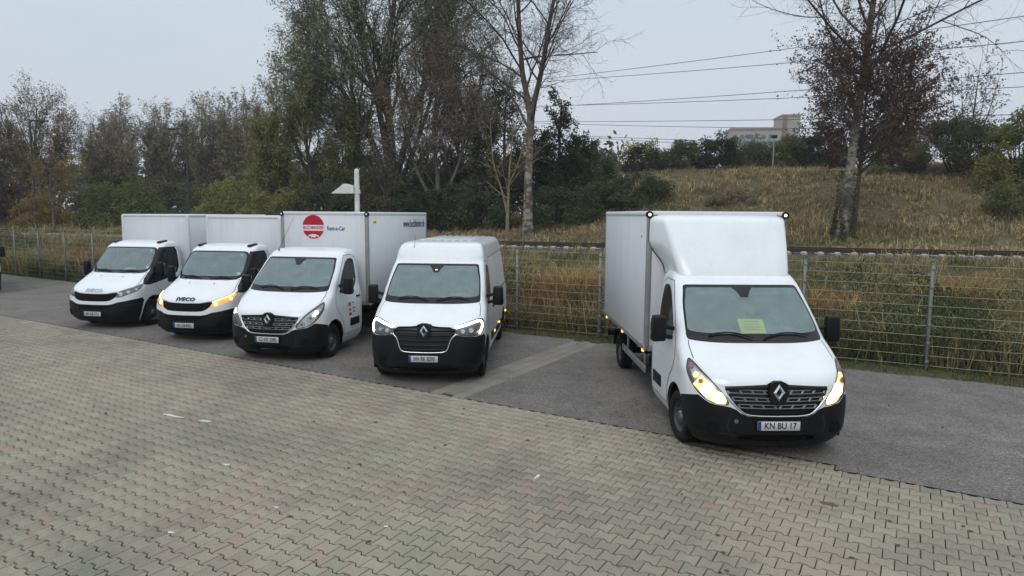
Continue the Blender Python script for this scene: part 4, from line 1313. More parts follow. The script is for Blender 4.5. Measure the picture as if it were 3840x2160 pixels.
# ---- asphalt
def asphalt_material():
    m, n, l, b = new_mat('asphalt')
    base = ramp(n, l, world_noise(n, l, 0.5, 5, 0.6), [(0.3, (0.150, 0.139, 0.129)), (0.7, (0.190, 0.176, 0.163))])
    g = n.new('ShaderNodeNewGeometry')
    vo = n.new('ShaderNodeTexVoronoi'); vo.inputs['Scale'].default_value = 62
    l.new(g.outputs['Position'], vo.inputs['Vector'])
    bw = n.new('ShaderNodeSeparateColor'); l.new(vo.outputs['Color'], bw.inputs[0])
    agg = ramp(n, l, bw.outputs[0], [(0.0, (0.58, 0.58, 0.59)), (0.6, (0.94, 0.94, 0.94)), (1.0, (1.5, 1.48, 1.42))])
    c = mixc(n, l, 1.0, base, agg, 'MULTIPLY')
    st = ramp(n, l, world_noise(n, l, 1.3, 8, 0.75), [(0.42, (0.72, 0.72, 0.72)), (0.56, (1, 1, 1))])
    c = mixc(n, l, 0.8, c, st, 'MULTIPLY')
    l.new(c, b.inputs['Base Color'])
    b.inputs['Roughness'].default_value = 0.85
    b.inputs['Specular IOR Level'].default_value = 0.3
    bp = n.new('ShaderNodeBump'); bp.inputs['Strength'].default_value = 0.5; bp.inputs['Distance'].default_value = 0.004
    l.new(vo.outputs['Distance'], bp.inputs['Height']); l.new(bp.outputs[0], b.inputs['Normal'])
    return m
M['asphalt'] = asphalt_material()
def ypave(x): return 10.215 - 0.602 * x                       # paving / asphalt border
def ygrass(x): return np.where(np.asarray(x) < 0, 16.85 - 0.612 * np.asarray(x), 16.75 - 0.56 * np.asarray(x))
# strip of stones between the bays: frame
E1 = Vector((0.8567, -0.5158, 0)); E2 = Vector((0.5158, 0.8567, 0))      # along the rows, away from the camera
def S2W(a, b): return (a * E1.x + b * E2.x, 10.215 + a * E1.y + b * E2.y)
STR0, STR1 = -1.62, -0.93       # strip range along E1 from the border point (0, 10.215)
def asph(x0, x1, lo, hi, n):
    V, F = [], []
    for i in range(n + 1):
        a = x0 + (x1 - x0) * i / n
        V += [(*S2W(a, lo), 0.0)]
        x, y = S2W(a, 0)
        # run along E2 until the grass edge
        t = 0
        for _ in range(60):
            X, Y = S2W(a, t); d = float(ygrass(X)) - Y
            if abs(d) < 1e-3: break
            t += d * 0.7
        wob = 0.03 * math.sin(a * 2.3) + 0.02 * math.sin(a * 7.1) if hi is None else 0
        V += [(*S2W(a, t + wob), 0.0)]
    F = [(2 * i, 2 * i + 2, 2 * i + 3, 2 * i + 1) for i in range(n)]
    return V, F
m = MB()
for x0, x1, k in ((-60, STR0, 160), (STR1, 4.62, 30), (4.62, 40, 120)):
    V, F = asph(x0, x1, 0.012 if x0 < 4 else -0.155, None, k); m.add([(v[0], v[1], -0.004) for v in V], F)
m.build('asphalt', M['asphalt'], kind='structure')
# kerb-less bed under the stones
def bed_material():
    m, n, l, b = new_mat('joint_sand')
    c = ramp(n, l, world_noise(n, l, 30, 5, 0.7), [(0.3, (0.014, 0.015, 0.010)), (0.7, (0.035, 0.035, 0.024))])
    l.new(c, b.inputs['Base Color']); b.inputs['Roughness'].default_value = 1.0
    return m
M['bed'] = bed_material()
m = MB()
c4 = [S2W(-70, -60), S2W(60, -60), S2W(60, 0.0), S2W(-70, 0.0)]
m.add([(*p, -0.022) for p in c4], [(0, 1, 2, 3)])
c4 = [S2W(STR0 - .02, 0.0), S2W(STR1 + .02, 0.0), S2W(STR1 + .02, 6.4), S2W(STR0 - .02, 6.4)]
m.add([(*p, -0.020) for p in c4], [(0, 1, 2, 3)])
m.build('paving_bed', M['bed'], kind='structure')

# ---- interlocking stones
def paver_material(tint=(1, 1, 1)):
    m, n, l, b = new_mat('concrete_paver')
    g = n.new('ShaderNodeNewGeometry'); oi = n.new('ShaderNodeObjectInfo')
    rnd = mathn(n, l, 'FRACT', mathn(n, l, 'ADD', g.outputs['Random Per Island'], oi.outputs['Random']))
    base = ramp(n, l, rnd, [(0.0, (0.248, 0.226, 0.177)), (0.45, (0.284, 0.258, 0.202)), (0.93, (0.312, 0.284, 0.222)), (1.0, (0.300, 0.228, 0.180))])
    # weathered patches: pinkish, greenish, grey
    pk = ramp(n, l, world_noise(n, l, 0.55, 3, 0.6), [(0.50, (0, 0, 0)), (0.66, (1, 1, 1))])
    c = mixc(n, l, mathn(n, l, 'MULTIPLY', pk, 0.55), base, (0.315, 0.240, 0.200))
    vec = n.new('ShaderNodeVectorMath'); vec.operation = 'ADD'; vec.inputs[1].default_value = (31, 17, 5)
    l.new(g.outputs['Position'], vec.inputs[0])
    gr = ramp(n, l, world_noise(n, l, 0.7, 4, 0.6, vec.outputs[0]), [(0.52, (0, 0, 0)), (0.68, (1, 1, 1))])
    c = mixc(n, l, mathn(n, l, 'MULTIPLY', gr, 0.5), c, (0.226, 0.232, 0.180))
    vec2 = n.new('ShaderNodeVectorMath'); vec2.operation = 'ADD'; vec2.inputs[1].default_value = (-11, 47, 9)
    l.new(g.outputs['Position'], vec2.inputs[0])
    dk = ramp(n, l, world_noise(n, l, 0.42, 7, 0.7, vec2.outputs[0]), [(0.36, (0.62, 0.64, 0.68)), (0.56, (1.0, 1.0, 1.0))])
    c = mixc(n, l, 0.75, c, dk, 'MULTIPLY')
    # long-worn dirtier corner beside the building, to the lower left
    sp = n.new('ShaderNodeSeparateXYZ'); l.new(g.outputs['Position'], sp.inputs[0])
    t = mathn(n, l, 'ADD', mathn(n, l, 'MULTIPLY', sp.outputs['X'], 0.62), mathn(n, l, 'MULTIPLY', sp.outputs['Y'], 0.42))
    t = mathn(n, l, 'ADD', t, mathn(n, l, 'MULTIPLY', world_noise(n, l, 0.9, 6, 0.7), 1.6))
    dirt = ramp(n, l, mathn(n, l, 'MULTIPLY', mathn(n, l, 'ADD', t, 2.0), 0.25), [(0.12, (0.50, 0.53, 0.56)), (0.62, (1.0, 1.0, 1.0))])
    c = mixc(n, l, 0.9, c, dirt, 'MULTIPLY')
    fine = ramp(n, l, world_noise(n, l, 110, 4, 0.8), [(0.30, (0.40, 0.40, 0.40)), (0.5, (0.98, 0.98, 0.98)), (0.70, (1.5, 1.5, 1.5))])
    c = mixc(n, l, 0.9, c, fine, 'MULTIPLY')
    sp_ = ramp(n, l, world_noise(n, l, 2.6, 7, 0.75), [(0.60, (1, 1, 1)), (0.70, (0.70, 0.71, 0.70))])
    c = mixc(n, l, 1.0, c, sp_, 'MULTIPLY')
    c = mixc(n, l, 1.0, c, tint, 'MULTIPLY')
    l.new(c, b.inputs['Base Color'])
    b.inputs['Roughness'].default_value = 0.85
    b.inputs['Specular IOR Level'].default_value = 0.35
    ns = n.new('ShaderNodeTexNoise'); ns.inputs['Scale'].default_value = 140; ns.inputs['Detail'].default_value = 3
    l.new(g.outputs['Position'], ns.inputs['Vector'])
    bp = n.new('ShaderNodeBump'); bp.inputs['Strength'].default_value = 0.35; bp.inputs['Distance'].default_value = 0.003
    l.new(ns.outputs[0], bp.inputs['Height']); l.new(bp.outputs[0], b.inputs['Normal'])
    return m
M['paver'] = paver_material()
PL, PP, PA, GAP = 0.196, 0.170, 0.0165, 0.0038      # length, row pitch, wave, half joint
def paver_outline(rect=False):
    if rect:
        h = PL / 2 - GAP; w = 0.115 - GAP
        return [(-h, -w), (h, -w), (h, w), (-h, w)]
    L = PL / 2 - GAP; hw, hn = PP / 2 + PA - 0.0078, PP / 2 - PA - 0.0078
    a, b = PL * 0.32, PL * 0.17
    top = [(L, hw), (a, hw), (b, hn), (-b, hn), (-a, hw), (-L, hw)]
    return [(-x, -y) for x, y in top] + top        # ccw
def paver_geo(out):
    n = len(out); o = np.array(out)
    inn = o * [(1 - 0.010 / PL * 1.2), (1 - 0.011 / PP * 1.2)]
    V = [(x, y, 0.0) for x, y in inn] + [(x, y, -0.0045) for x, y in o] + [(x, y, -0.024) for x, y in o]
    F = [tuple(range(n))]
    for k in (0, 1):
        F += [(k * n + i, (k + 1) * n + i, (k + 1) * n + (i + 1) % n, k * n + (i + 1) % n) for i in range(n)]
    return np.array(V), F
PV, PF = paver_geo(paver_outline())
stones = []
for r in range(0, 52):
    bb = -(r + 0.5) * PP - 0.012
    sh = (r % 2) * PL / 2
    a0, a1 = -34, 16
    k0, k1 = int(a0 / PL), int(a1 / PL)
    for k in range(k0, k1):
        a = k * PL + sh
        if r == 0 and a > 4.62: continue
        x, y = S2W(a, bb)
        if y < -1.5 or y < 0.5 * abs(x) - 3.0 and y < 3: continue
        if abs(x) > 0.86 * y + 3.2: continue
        stones.append((x, y))
stones = np.array(stones)
print('pavers', len(stones))
ang0 = math.atan2(E1.y, E1.x)
inview = (np.abs(stones[:, 0]) < 0.80 * stones[:, 1] + 0.3) & (stones[:, 1] > 5.15)
dist = np.hypot(stones[:, 0], stones[:, 1])
order = np.argsort(np.where(inview, dist, 1e9))
near = order[:300]; rest = order[300:]
pave_root = bpy.data.objects.new('pavement', None); COL.objects.link(pave_root); pave_root['kind'] = 'structure'
me = bpy.data.meshes.new('paver'); me.from_pydata([tuple(v) for v in PV], [], PF); me.materials.append(M['paver']); me.update()
prng = np.random.default_rng(3)
def jit(n):
    return prng.normal(0, 0.0012, (n, 2)), prng.normal(0, 0.006, n), prng.normal(0, 0.0011, n), prng.normal(0, 0.006, (n, 2))
jx, ja, jz, jt = jit(len(near))
for i, k in enumerate(near):
    o = bpy.data.objects.new('paver', me); COL.objects.link(o); o.parent = pave_root
    o.location = (stones[k, 0] + jx[i, 0], stones[k, 1] + jx[i, 1], jz[i])
    o.rotation_euler = (jt[i, 0], jt[i, 1], ang0 + ja[i])
def bulk_stones(pos, PVx, PFx, ang):
    n = len(pos); jx, ja, jz, jt = jit(n)
    c, s = np.cos(ang + ja)[:, None], np.sin(ang + ja)[:, None]
    X, Y, Z = PVx[:, 0][None], PVx[:, 1][None], PVx[:, 2][None]
    z = Z + jz[:, None] + X * jt[:, :1] + Y * jt[:, 1:]
    V = np.stack([pos[:, :1] + jx[:, :1] + c * X - s * Y, pos[:, 1:] + jx[:, 1:] + s * X + c * Y, z], -1).reshape(-1, 3)
    nv = len(PVx)
    faces = []
    for f in PFx: faces.append(np.array(f)[None] + (np.arange(n) * nv)[:, None])
    return V, faces
V, fc = bulk_stones(stones[rest], PV, PF, ang0)
def ragged_mesh(name, V, faces):
    me = bpy.data.meshes.new(name)
    me.vertices.add(len(V)); me.vertices.foreach_set('co', V.astype(np.float32).ravel())
    li = np.concatenate([f.ravel() for f in faces]); lt = np.concatenate([np.full(len(f), f.shape[1]) for f in faces])
    ls = np.concatenate([[0], np.cumsum(lt)[:-1]])
    me.loops.add(len(li)); me.loops.foreach_set('vertex_index', li.astype(np.int32))
    me.polygons.add(len(lt)); me.polygons.foreach_set('loop_start', ls.astype(np.int32)); me.polygons.foreach_set('loop_total', lt.astype(np.int32))
    me.update(calc_edges=True)
    return me
link('paver_field', ragged_mesh('paver_field', V, fc), M['paver'], pave_root, kind='stuff')
# strip of straight-laid stones towards the fence
SV, SF = paver_geo(paver_outline(True))
mes = bpy.data.meshes.new('strip_paver'); mes.from_pydata([tuple(v) for v in SV], [], SF); mes.materials.append(paver_material((0.80, 0.84, 0.90))); mes.update()
strip_root = bpy.data.objects.new('stone_strip', None); COL.objects.link(strip_root); strip_root['kind'] = 'structure'
for r in range(3):
    a = STR0 + 0.115 + 0.23 * r
    for k in range(28):
        bq = 0.012 + PL * (k + 0.5) + (r % 2) * PL * 0.5
        x, y = S2W(a, bq)
        if y > float(ygrass(x)) - 0.02: continue
        o = bpy.data.objects.new('paver', mes); COL.objects.link(o); o.parent = strip_root
        o.location = (x, y, 0.0); o.rotation_euler = (0, 0, ang0 + PI / 2)
# worn white paint strokes and bits of litter on the stones
def sheet(name, pts, z, mat, label=None, cat=None):
    m = MB(); n = len(pts)
    m.add([(x, y, z) for x, y in pts] + [(x, y, z - 0.002) for x, y in pts], [tuple(range(n))] + [(i, n + i, n + (i + 1) % n, (i + 1) % n) for i in range(n)])
    o = m.build(name, mat)
    if label: o['label'] = label; o['category'] = cat
    return o
def blob(cx, cy, rx, ry, rot, n=14, seed=1):
    r_ = random.Random(seed); p = []
    for i in range(n):
        a = 2 * PI * i / n; k = 0.7 + 0.5 * r_.random()
        x, y = rx * k * math.cos(a), ry * k * math.sin(a)
        p.append((cx + x * math.cos(rot) - y * math.sin(rot), cy + x * math.sin(rot) + y * math.cos(rot)))
    return p
M['roadpaint'] = pmat('worn_road_paint', (0.62, 0.62, 0.58), 0.8, var=0.35, vscale=30)
sheet('paint_mark', blob(-5.02, 9.62, 0.22, 0.035, -0.45, seed=2), 0.004, M['roadpaint'], 'long worn white paint smear on the paving, left of centre', 'paint mark')
sheet('paint_mark', blob(-4.43, 9.38, 0.11, 0.035, -0.35, seed=5), 0.004, M['roadpaint'], 'short bright white paint smear beside the longer one on the paving', 'paint mark')
for k_, (x_, y_, r1, r2) in enumerate([(-3.4, 7.7, .05, .025), (-2.4, 6.55, .03, .02), (-1.2, 6.15, .025, .02), (0.3, 7.4, .02, .09), (-3.2, 6.0, .04, .02)]):
    sheet('paint_mark', blob(x_, y_, r1, r2, -0.4, seed=20 + k_), 0.004, M['roadpaint'], ['tiny white paint fleck below the paint smears at left', 'tiny white fleck on the near paving, left of centre', 'tiny white fleck nearest the bottom picture edge', 'thin slanting white scrape on the paving at the centre', 'tiny white fleck near the lower left corner'][k_], 'paint mark')
M['stain'] = pmat('old_oil_stain', (0.085, 0.080, 0.070), 0.7, var=0.35, vscale=25)
M['leafbrown'] = pmat('brown_leaf', (0.10, 0.055, 0.02), 0.9, var=0.4, vscale=40)
def leaf_litter(n, area, z, name, label=None):
    V = []; F = []
    r_ = np.random.default_rng(12)
    for i in range(n):
        x, y = area(r_)
        a = r_.uniform(0, 2 * PI); s = r_.uniform(0.012, 0.035)
        u = np.array([math.cos(a), math.sin(a)]) * s; v = np.array([-u[1], u[0]]) * r_.uniform(.5, .8)
        for c in (u, v, -u, -v): V.append((x + c[0], y + c[1], z + r_.uniform(0.001, 0.010)))
        F.append((4 * i, 4 * i + 1, 4 * i + 2, 4 * i + 3))
    return link(name, fast_mesh(name, np.array(V), np.array(F)), M['leafbrown'], kind='stuff', label=label)
def area_yard(r_):
    while True:
        x, y = r_.uniform(-14, 9), r_.uniform(4.5, 19)
        if y < float(ygrass(x)) - 0.05: return x, y
leaf_litter(420, area_yard, 0.003, 'fallen_leaves', 'small brown fallen leaves scattered over the yard')
M['moss'] = pmat('moss', (0.05, 0.07, 0.02), 1.0, var=0.5, vscale=30)
sheet('grit_patch', blob(3.35, 6.72, 0.10, 0.05, -0.5, seed=9), 0.003, pmat('rust_grit', (0.13, 0.10, 0.055), 1.0, var=0.4, vscale=40), 'small brown grit patch on the paving below the right truck', 'grit patch')

# ---- fence
def galv_mat():
    return pmat('galvanised_steel', (0.26, 0.275, 0.27), 0.55, metal=0.4, var=0.3, vscale=6)
M['galv'] = galv_mat()
M['wire'] = pmat('bright_wire', (0.32, 0.33, 0.31), 0.5, metal=0.3, var=0.25)
M['galvdark'] = pmat('weathered_wire', (0.16, 0.17, 0.16), 0.6, metal=0.4, var=0.3)
fence = thing('mesh_fence', 'long grey double wire mesh fence on steel posts along the back of the yard', 'fence', (0.13, 17.40, 0))
FD = []
# stations every 2.3 m to both sides of the first post
pts = [(0.13, float(yfence(0.13)))]
for sgn in (1, -1):
    x, y = pts[0]
    for k in range(9 if sgn > 0 else 17):
        sl = -0.535 if (sgn > 0) else -0.60
        L_ = math.hypot(1, sl)
        x += sgn * 2.3 / L_; y = float(yfence(x))
        FD.append((x, y))
allp = sorted(FD + pts)
pm = MB(); pm.rbox((0, 0, 1.03), (0.06, 0.045, 2.10), 0.006, 1); pm.rbox((0, 0, 2.09), (0.064, 0.049, 0.02), 0.004, 1)
for k in range(6): pm.rbox((0, -0.03, 0.15 + 0.37 * k), (0.07, 0.012, 0.05), 0.003, 1)
pme = None
wire_me = None
for i, (x, y) in enumerate(allp):
    if pme is None:
        o = pm.build('fence_post', M['galv'], fence); pme = o.data
    else:
        o = bpy.data.objects.new('fence_post', pme); COL.objects.link(o); o.parent = fence
    o.location = (x - 0.13, y - 17.40, 0)
    if i + 1 < len(allp):
        x2, y2 = allp[i + 1]
        L_ = math.hypot(x2 - x, y2 - y); an = math.atan2(y2 - y, x2 - x)
        if i == 0 or True:
            vm = MB()
            if 'vert_me' not in globals():
                n_v = 45
                for k in range(n_v):
                    xx = 0.03 + (2.3 - 0.06) * k / (n_v - 1)
                    s_ = 0.0014
                    vm.add([(xx - s_, 0.035, 0.06), (xx + s_, 0.035, 0.06), (xx, 0.035 + 2 * s_, 0.06), (xx - s_, 0.035, 2.06), (xx + s_, 0.035, 2.06), (xx, 0.035 + 2 * s_, 2.06)],
                           [(0, 1, 4, 3), (1, 2, 5, 4), (2, 0, 3, 5)])
                p = vm.build('mesh_panel', M['galvdark'], fence, kind=None); vert_me = p.data
                hm = MB()
                for dy in (-0.006, 0.014):
                    hm.cyl((0.02, 0.035 + dy, 0), (2.28, 0.035 + dy, 0), 0.0045, n=5, cap=False)
                hw_ = hm.build('horizontal_wire', M['wire'], p); wire_me = hw_.data
                hw_.location = (0, 0, 0.06)
                zs = [0.06 + 0.2 * k for k in range(1, 11)]
            else:
                p = bpy.data.objects.new('mesh_panel', vert_me); COL.objects.link(p); p.parent = fence
                zs = [0.06 + 0.2 * k for k in range(0, 11)]
            p.location = (x - 0.13, y - 17.40, 0); p.rotation_euler = (0, 0, an)
            for z in zs:
                w = bpy.data.objects.new('horizontal_wire', wire_me); COL.objects.link(w); w.parent = p; w.location = (0, 0, z)

# ---- railway
def ballast_mat():
    m, n, l, b = new_mat('ballast')
    g = n.new('ShaderNodeNewGeometry')
    vo = n.new('ShaderNodeTexVoronoi'); vo.inputs['Scale'].default_value = 16; l.new(g.outputs['Position'], vo.inputs['Vector'])
    sc = n.new('ShaderNodeSeparateColor'); l.new(vo.outputs['Color'], sc.inputs[0])
    l.new(ramp(n, l, sc.outputs[0], [(0, (0.028, 0.026, 0.025)), (0.6, (0.065, 0.06, 0.055)), (1, (0.15, 0.14, 0.13))]), b.inputs['Base Color'])
    b.inputs['Roughness'].default_value = 0.95
    bp = n.new('ShaderNodeBump'); bp.inputs['Strength'].default_value = 1.0; bp.inputs['Distance'].default_value = 0.05
    l.new(vo.outputs['Distance'], bp.inputs['Height']); l.new(bp.outputs[0], b.inputs['Normal'])
    return m
M['ballast'] = ballast_mat()
txs = np.arange(-62, 42, 0.25)
tys = ytrack(txs)
ds = np.hypot(np.diff(txs), np.diff(tys)); cum = np.concatenate([[0], np.cumsum(ds)])
def trk(sv):
    x = np.interp(sv, cum, txs); y = np.interp(sv, cum, tys)
    x2 = np.interp(sv + 0.1, cum, txs); y2 = np.interp(sv + 0.1, cum, tys)
    x1 = np.interp(sv - 0.1, cum, txs); y1 = np.interp(sv - 0.1, cum, tys)
    return x, y, math.atan2(y2 - y1, x2 - x1)
m = MB(); V = []; F = []
prof = [(-2.6, -0.42), (-1.75, -0.02), (-0.8, 0.02), (0.8, 0.02), (1.75, -0.02), (2.5, -0.30)]
st = np.arange(0.5, cum[-1] - 0.5, 1.0)
for i, sv in enumerate(st):
    x, y, a = trk(sv)
    for o_, z in prof: V.append((x - math.sin(a) * o_, y + math.cos(a) * o_, TZ + z + 0.02))
k = len(prof)
F = [(i * k + j, (i + 1) * k + j, (i + 1) * k + j + 1, i * k + j + 1) for i in range(len(st) - 1) for j in range(k - 1)]
m.add(V, F, False); m.build('ballast_bed', M['ballast'], kind='structure')
# loose stones on the ballast shoulder
r_ = np.random.default_rng(21); nS = 9000
sv = r_.uniform(1, cum[-1] - 1, nS); of = r_.uniform(-2.5, 1.2, nS)
X = np.interp(sv, cum, txs); Y = np.interp(sv, cum, tys); AN = np.arctan2(np.gradient(tys, txs)[np.clip(np.searchsorted(txs, X), 0, len(txs) - 1)], 1)
zz = TZ + 0.02 + np.interp(of, [p[0] for p in prof], [p[1] for p in prof])
base = np.array([(1, 0, 0), (0, 1, 0), (-1, 0, 0), (0, -1, 0), (0, 0, 1)], float)
sc = r_.uniform(0.02, 0.05, (nS, 1, 1)); V = base[None] * sc * r_.uniform(0.7, 1.3, (nS, 5, 3))
V = V + np.stack([X - np.sin(AN) * of, Y + np.cos(AN) * of, zz], -1)[:, None]
F = (np.array([(0, 1, 4), (1, 2, 4), (2, 3, 4), (3, 0, 4)])[None] + (np.arange(nS) * 5)[:, None, None]).reshape(-1, 3)
link('ballast_stones', fast_mesh('ballast_stones', V.reshape(-1, 3), F), M['ballast'], kind='stuff', label='loose grey ballast stones around the rails')
M['rail'] = pmat('rusty_rail', (0.060, 0.036, 0.026), 0.7, metal=0.2, var=0.4, vscale=12)
M['railtop'] = pmat('rail_head', (0.30, 0.29, 0.29), 0.35, metal=0.8)
M['sleeper'] = pmat('concrete_sleeper', (0.46, 0.44, 0.40), 0.9, var=0.35, vscale=6)
x, y, a = trk(cum[-1] / 2)
rail_root = thing('railway_track', 'single railway track on concrete sleepers running behind the fence', 'railway track', (0, 0, 0))
for o_ in (-0.75, 0.75):
    m = MB(); V = []; V2 = []
    pr_ = [(-0.07, 0.0), (-0.02, 0.02), (-0.02, 0.12), (-0.036, 0.13), (-0.036, 0.16), (0.036, 0.16), (0.036, 0.13), (0.02, 0.12), (0.02, 0.02), (0.07, 0.0)]
    ss = np.arange(0.6, cum[-1] - 0.6, 1.2)
    for sv_ in ss:
        x, y, a = trk(sv_)
        for p, z in pr_: V.append((x - math.sin(a) * (o_ + p), y + math.cos(a) * (o_ + p), TZ + 0.10 + z))
    k = len(pr_)
    m.add(V, [(i * k + j, (i + 1) * k + j, (i + 1) * k + (j + 1) % k, i * k + (j + 1) % k) for i in range(len(ss) - 1) for j in range(k)])
    for i in range(len(m.F)):
        if i % k == 4: m.M[i] = 1
    m.build('rail', [M['rail'], M['railtop']], rail_root)
sm_ = MB(); sm_.rbox((0, 0, -0.03), (0.22, 2.5, 0.14), 0.025, 1)
for q in (-1.08, 1.08): sm_.rbox((0, q, 0.06), (0.22, 0.36, 0.14), 0.04, 1)
so = sm_.build('sleeper', M['sleeper'], rail_root); sme = so.data
ns_ = int((cum[-1] - 2) / 0.62)
for i in range(ns_):
    x, y, a = trk(1 + 0.62 * i)
    if i == 0: o = so
    else:
        o = bpy.data.objects.new('sleeper', sme); COL.objects.link(o); o.parent = rail_root
    o.location = (x, y, TZ + 0.02); o.rotation_euler = (0, 0, a)

# ---- lamp post by the trucks
lp = thing('lamp_post', 'white lamp post with wedge-shaped lamp head rising behind the truck with the red logo', 'lamp post', (-4.62, 20.0, 0))
M['lampwhite'] = pmat('white_lamp_paint', (0.70, 0.70, 0.66), 0.5, var=0.25, vscale=5)
m = MB(); m.cyl((0, 0, 0), (0, 0, 4.22), 0.085, 0.072, n=16); m.lathe([(4.22, 0.072), (4.26, 0.066), (4.30, 0.045), (4.315, 0.001)], (0, 0, 0), 16, 'Z'); m.build('pole', M['lampwhite'], lp)
m = MB(); m.cyl((0, 0, 3.58), (0, 0, 3.70), 0.10, n=16); m.cyl((0, 0, 3.74), (0, 0, 3.78), 0.085, n=16); m.build('clamp', M['lampwhite'], lp)
hd = MB()
hd.prism([(-0.07, 3.80), (-0.25, 3.86), (-0.36, 3.86), (-0.72, 3.58), (-0.07, 3.58)], 'Y', -0.17, 0.17)
ho = hd.build('lamp_head', M['lampwhite'], lp)
m = MB(); m.box((-0.40, 0, 3.574), (0.50, 0.26, 0.01)); m.build('diffuser', M['lens'], ho)
# ================================================================== VEGETATION
def unit(v): return v / (np.linalg.norm(v, axis=-1, keepdims=True) + 1e-9)
def perp(t, g):
    r = g.normal(size=t.shape); r -= t * (r * t).sum(-1, keepdims=True)
    return unit(r)
def tubes(P, Rr, sides):
    """P (N,K,3), Rr (N,K) -> verts, quads"""
    N, K, _ = P.shape
    T = unit(np.gradient(P, axis=1))
    ref = np.zeros_like(T); ref[..., 0] = 1.0
    bad = np.abs(T[..., 0]) > 0.9
    ref[bad] = (0, 1, 0)
    A = unit(np.cross(T, ref)); B = np.cross(T, A)
    w = 2 * PI * np.arange(sides) / sides
    V = P[:, :, None] + (A[:, :, None] * np.cos(w)[None, None, :, None] + B[:, :, None] * np.sin(w)[None, None, :, None]) * Rr[:, :, None, None]
    idx = np.arange(N * K * sides).reshape(N, K, sides)
    a = idx[:, :-1]; b = np.roll(a, -1, 2); d = idx[:, 1:]; c = np.roll(d, -1, 2)
    return V.reshape(-1, 3), np.stack([a, b, c, d], -1).reshape(-1, 4)
def strips(P, Rr, g):
    """flat twigs"""
    N, K, _ = P.shape
    T = unit(np.gradient(P, axis=1))
    S = perp(T[:, 0], g)[:, None]
    V = np.stack([P - S * Rr[..., None], P + S * Rr[..., None]], 2)
    idx = np.arange(N * K * 2).reshape(N, K, 2)
    return V.reshape(-1, 3), np.stack([idx[:, :-1, 0], idx[:, :-1, 1], idx[:, 1:, 1], idx[:, 1:, 0]], -1).reshape(-1, 4)
def spawn(P, Rr, n, t0, t1, ang, angsd, ratio, seg, wig, up, rr, g, rmin=0.006, env=None, absl=None):
    """children of every branch in P"""
    N, K, _ = P.shape
    T = unit(np.gradient(P, axis=1))
    L = np.linalg.norm(np.diff(P, axis=1), axis=-1).sum(1)
    i = np.repeat(np.arange(N), n); j = np.tile(np.arange(n), N)
    t = t0 + (t1 - t0) * (j + g.random(len(i))) / n
    f = t * (K - 1); a = np.clip(f.astype(int), 0, K - 2); fr = (f - a)[:, None]
    p = P[i, a] * (1 - fr) + P[i, a + 1] * fr
    tt = unit(T[i, a] * (1 - fr) + T[i, a + 1] * fr)
    pr = Rr[i, a] * (1 - fr[:, 0]) + Rr[i, a + 1] * fr[:, 0]
    an = np.radians(g.normal(ang, angsd, len(i)))[:, None]
    # azimuth by golden angle about the parent
    ref = np.zeros_like(tt); ref[:, 0] = 1; ref[np.abs(tt[:, 0]) > .9] = (0, 1, 0)
    A = unit(np.cross(tt, ref)); B = np.cross(tt, A)
    az = (j * 2.399963 + g.random(len(i)) * 1.3 + (i * 1.7))[:, None]
    d = unit(tt * np.cos(an) + (A * np.cos(az) + B * np.sin(az)) * np.sin(an))
    ln = (L[i] * ratio if absl is None else absl) * g.uniform(0.65, 1.25, len(i))
    if env is not None: ln = ln * env(t, p)
    Q = np.zeros((len(i), seg + 1, 3)); Q[:, 0] = p
    for k in range(seg):
        d = unit(d + g.normal(0, wig, d.shape) + np.array([0, 0, up]))
        Q[:, k + 1] = Q[:, k] + d * (ln / seg)[:, None]
    r0 = np.maximum(np.minimum(pr * 0.85, pr * rr), rmin)
    RR = r0[:, None] * np.linspace(1, 0.35, seg + 1)[None]
    return Q, RR
def leaves(P, n, size, spread, g, droop=0.0, aspect=0.55):
    """n leaf cards scattered along branches P"""
    N, K, _ = P.shape
    i = g.integers(0, N, n); f = g.uniform(0.25, 1, n) * (K - 1); a = np.clip(f.astype(int), 0, K - 2); fr = (f - a)[:, None]
    p = P[i, a] * (1 - fr) + P[i, a + 1] * fr + g.normal(0, spread, (n, 3))
    return cards(p, size, g, droop, aspect)
def cards(p, size, g, droop=0.0, aspect=0.55):
    n = len(p)
    u = unit(g.normal(size=(n, 3)) + np.array([0, 0, -droop])); v = perp(u, g)
    s = size * g.uniform(0.6, 1.35, (n, 1))
    V = np.stack([p - u * s, p + v * s * aspect, p + u * s, p - v * s * aspect], 1).reshape(-1, 3)
    return V, np.arange(4 * n).reshape(n, 4)
def join(parts):
    Vs, Fs, n = [], [], 0
    for V, F in parts:
        Vs.append(V); Fs.append(F + n); n += len(V)
    return np.vstack(Vs), np.vstack(Fs)

def leaf_mat(name, cols, scale=0.35, trans=0.25):
    """colour varies per leaf and in clumps"""
    m = bpy.data.materials.new(name); m.use_nodes = True
    n, l = m.node_tree.nodes, m.node_tree.links; n.clear()
    o = n.new('ShaderNodeOutputMaterial'); g = n.new('ShaderNodeNewGeometry')
    c1 = ramp(n, l, g.outputs['Random Per Island'], [(i / (len(cols) - 1), c) for i, c in enumerate(cols)])
    c2 = ramp(n, l, world_noise(n, l, scale, 4, 0.6), [(0.33 + 0.34 * i / (len(cols) - 1), c) for i, c in enumerate(cols)])
    c = mixc(n, l, 0.5, c1, c2)
    d = n.new('ShaderNodeBsdfDiffuse'); t = n.new('ShaderNodeBsdfTranslucent')
    l.new(c, d.inputs[0]); l.new(c, t.inputs[0])
    mx = n.new('ShaderNodeMixShader'); mx.inputs[0].default_value = trans
    l.new(d.outputs[0], mx.inputs[1]); l.new(t.outputs[0], mx.inputs[2]); l.new(mx.outputs[0], o.inputs[0])
    return m
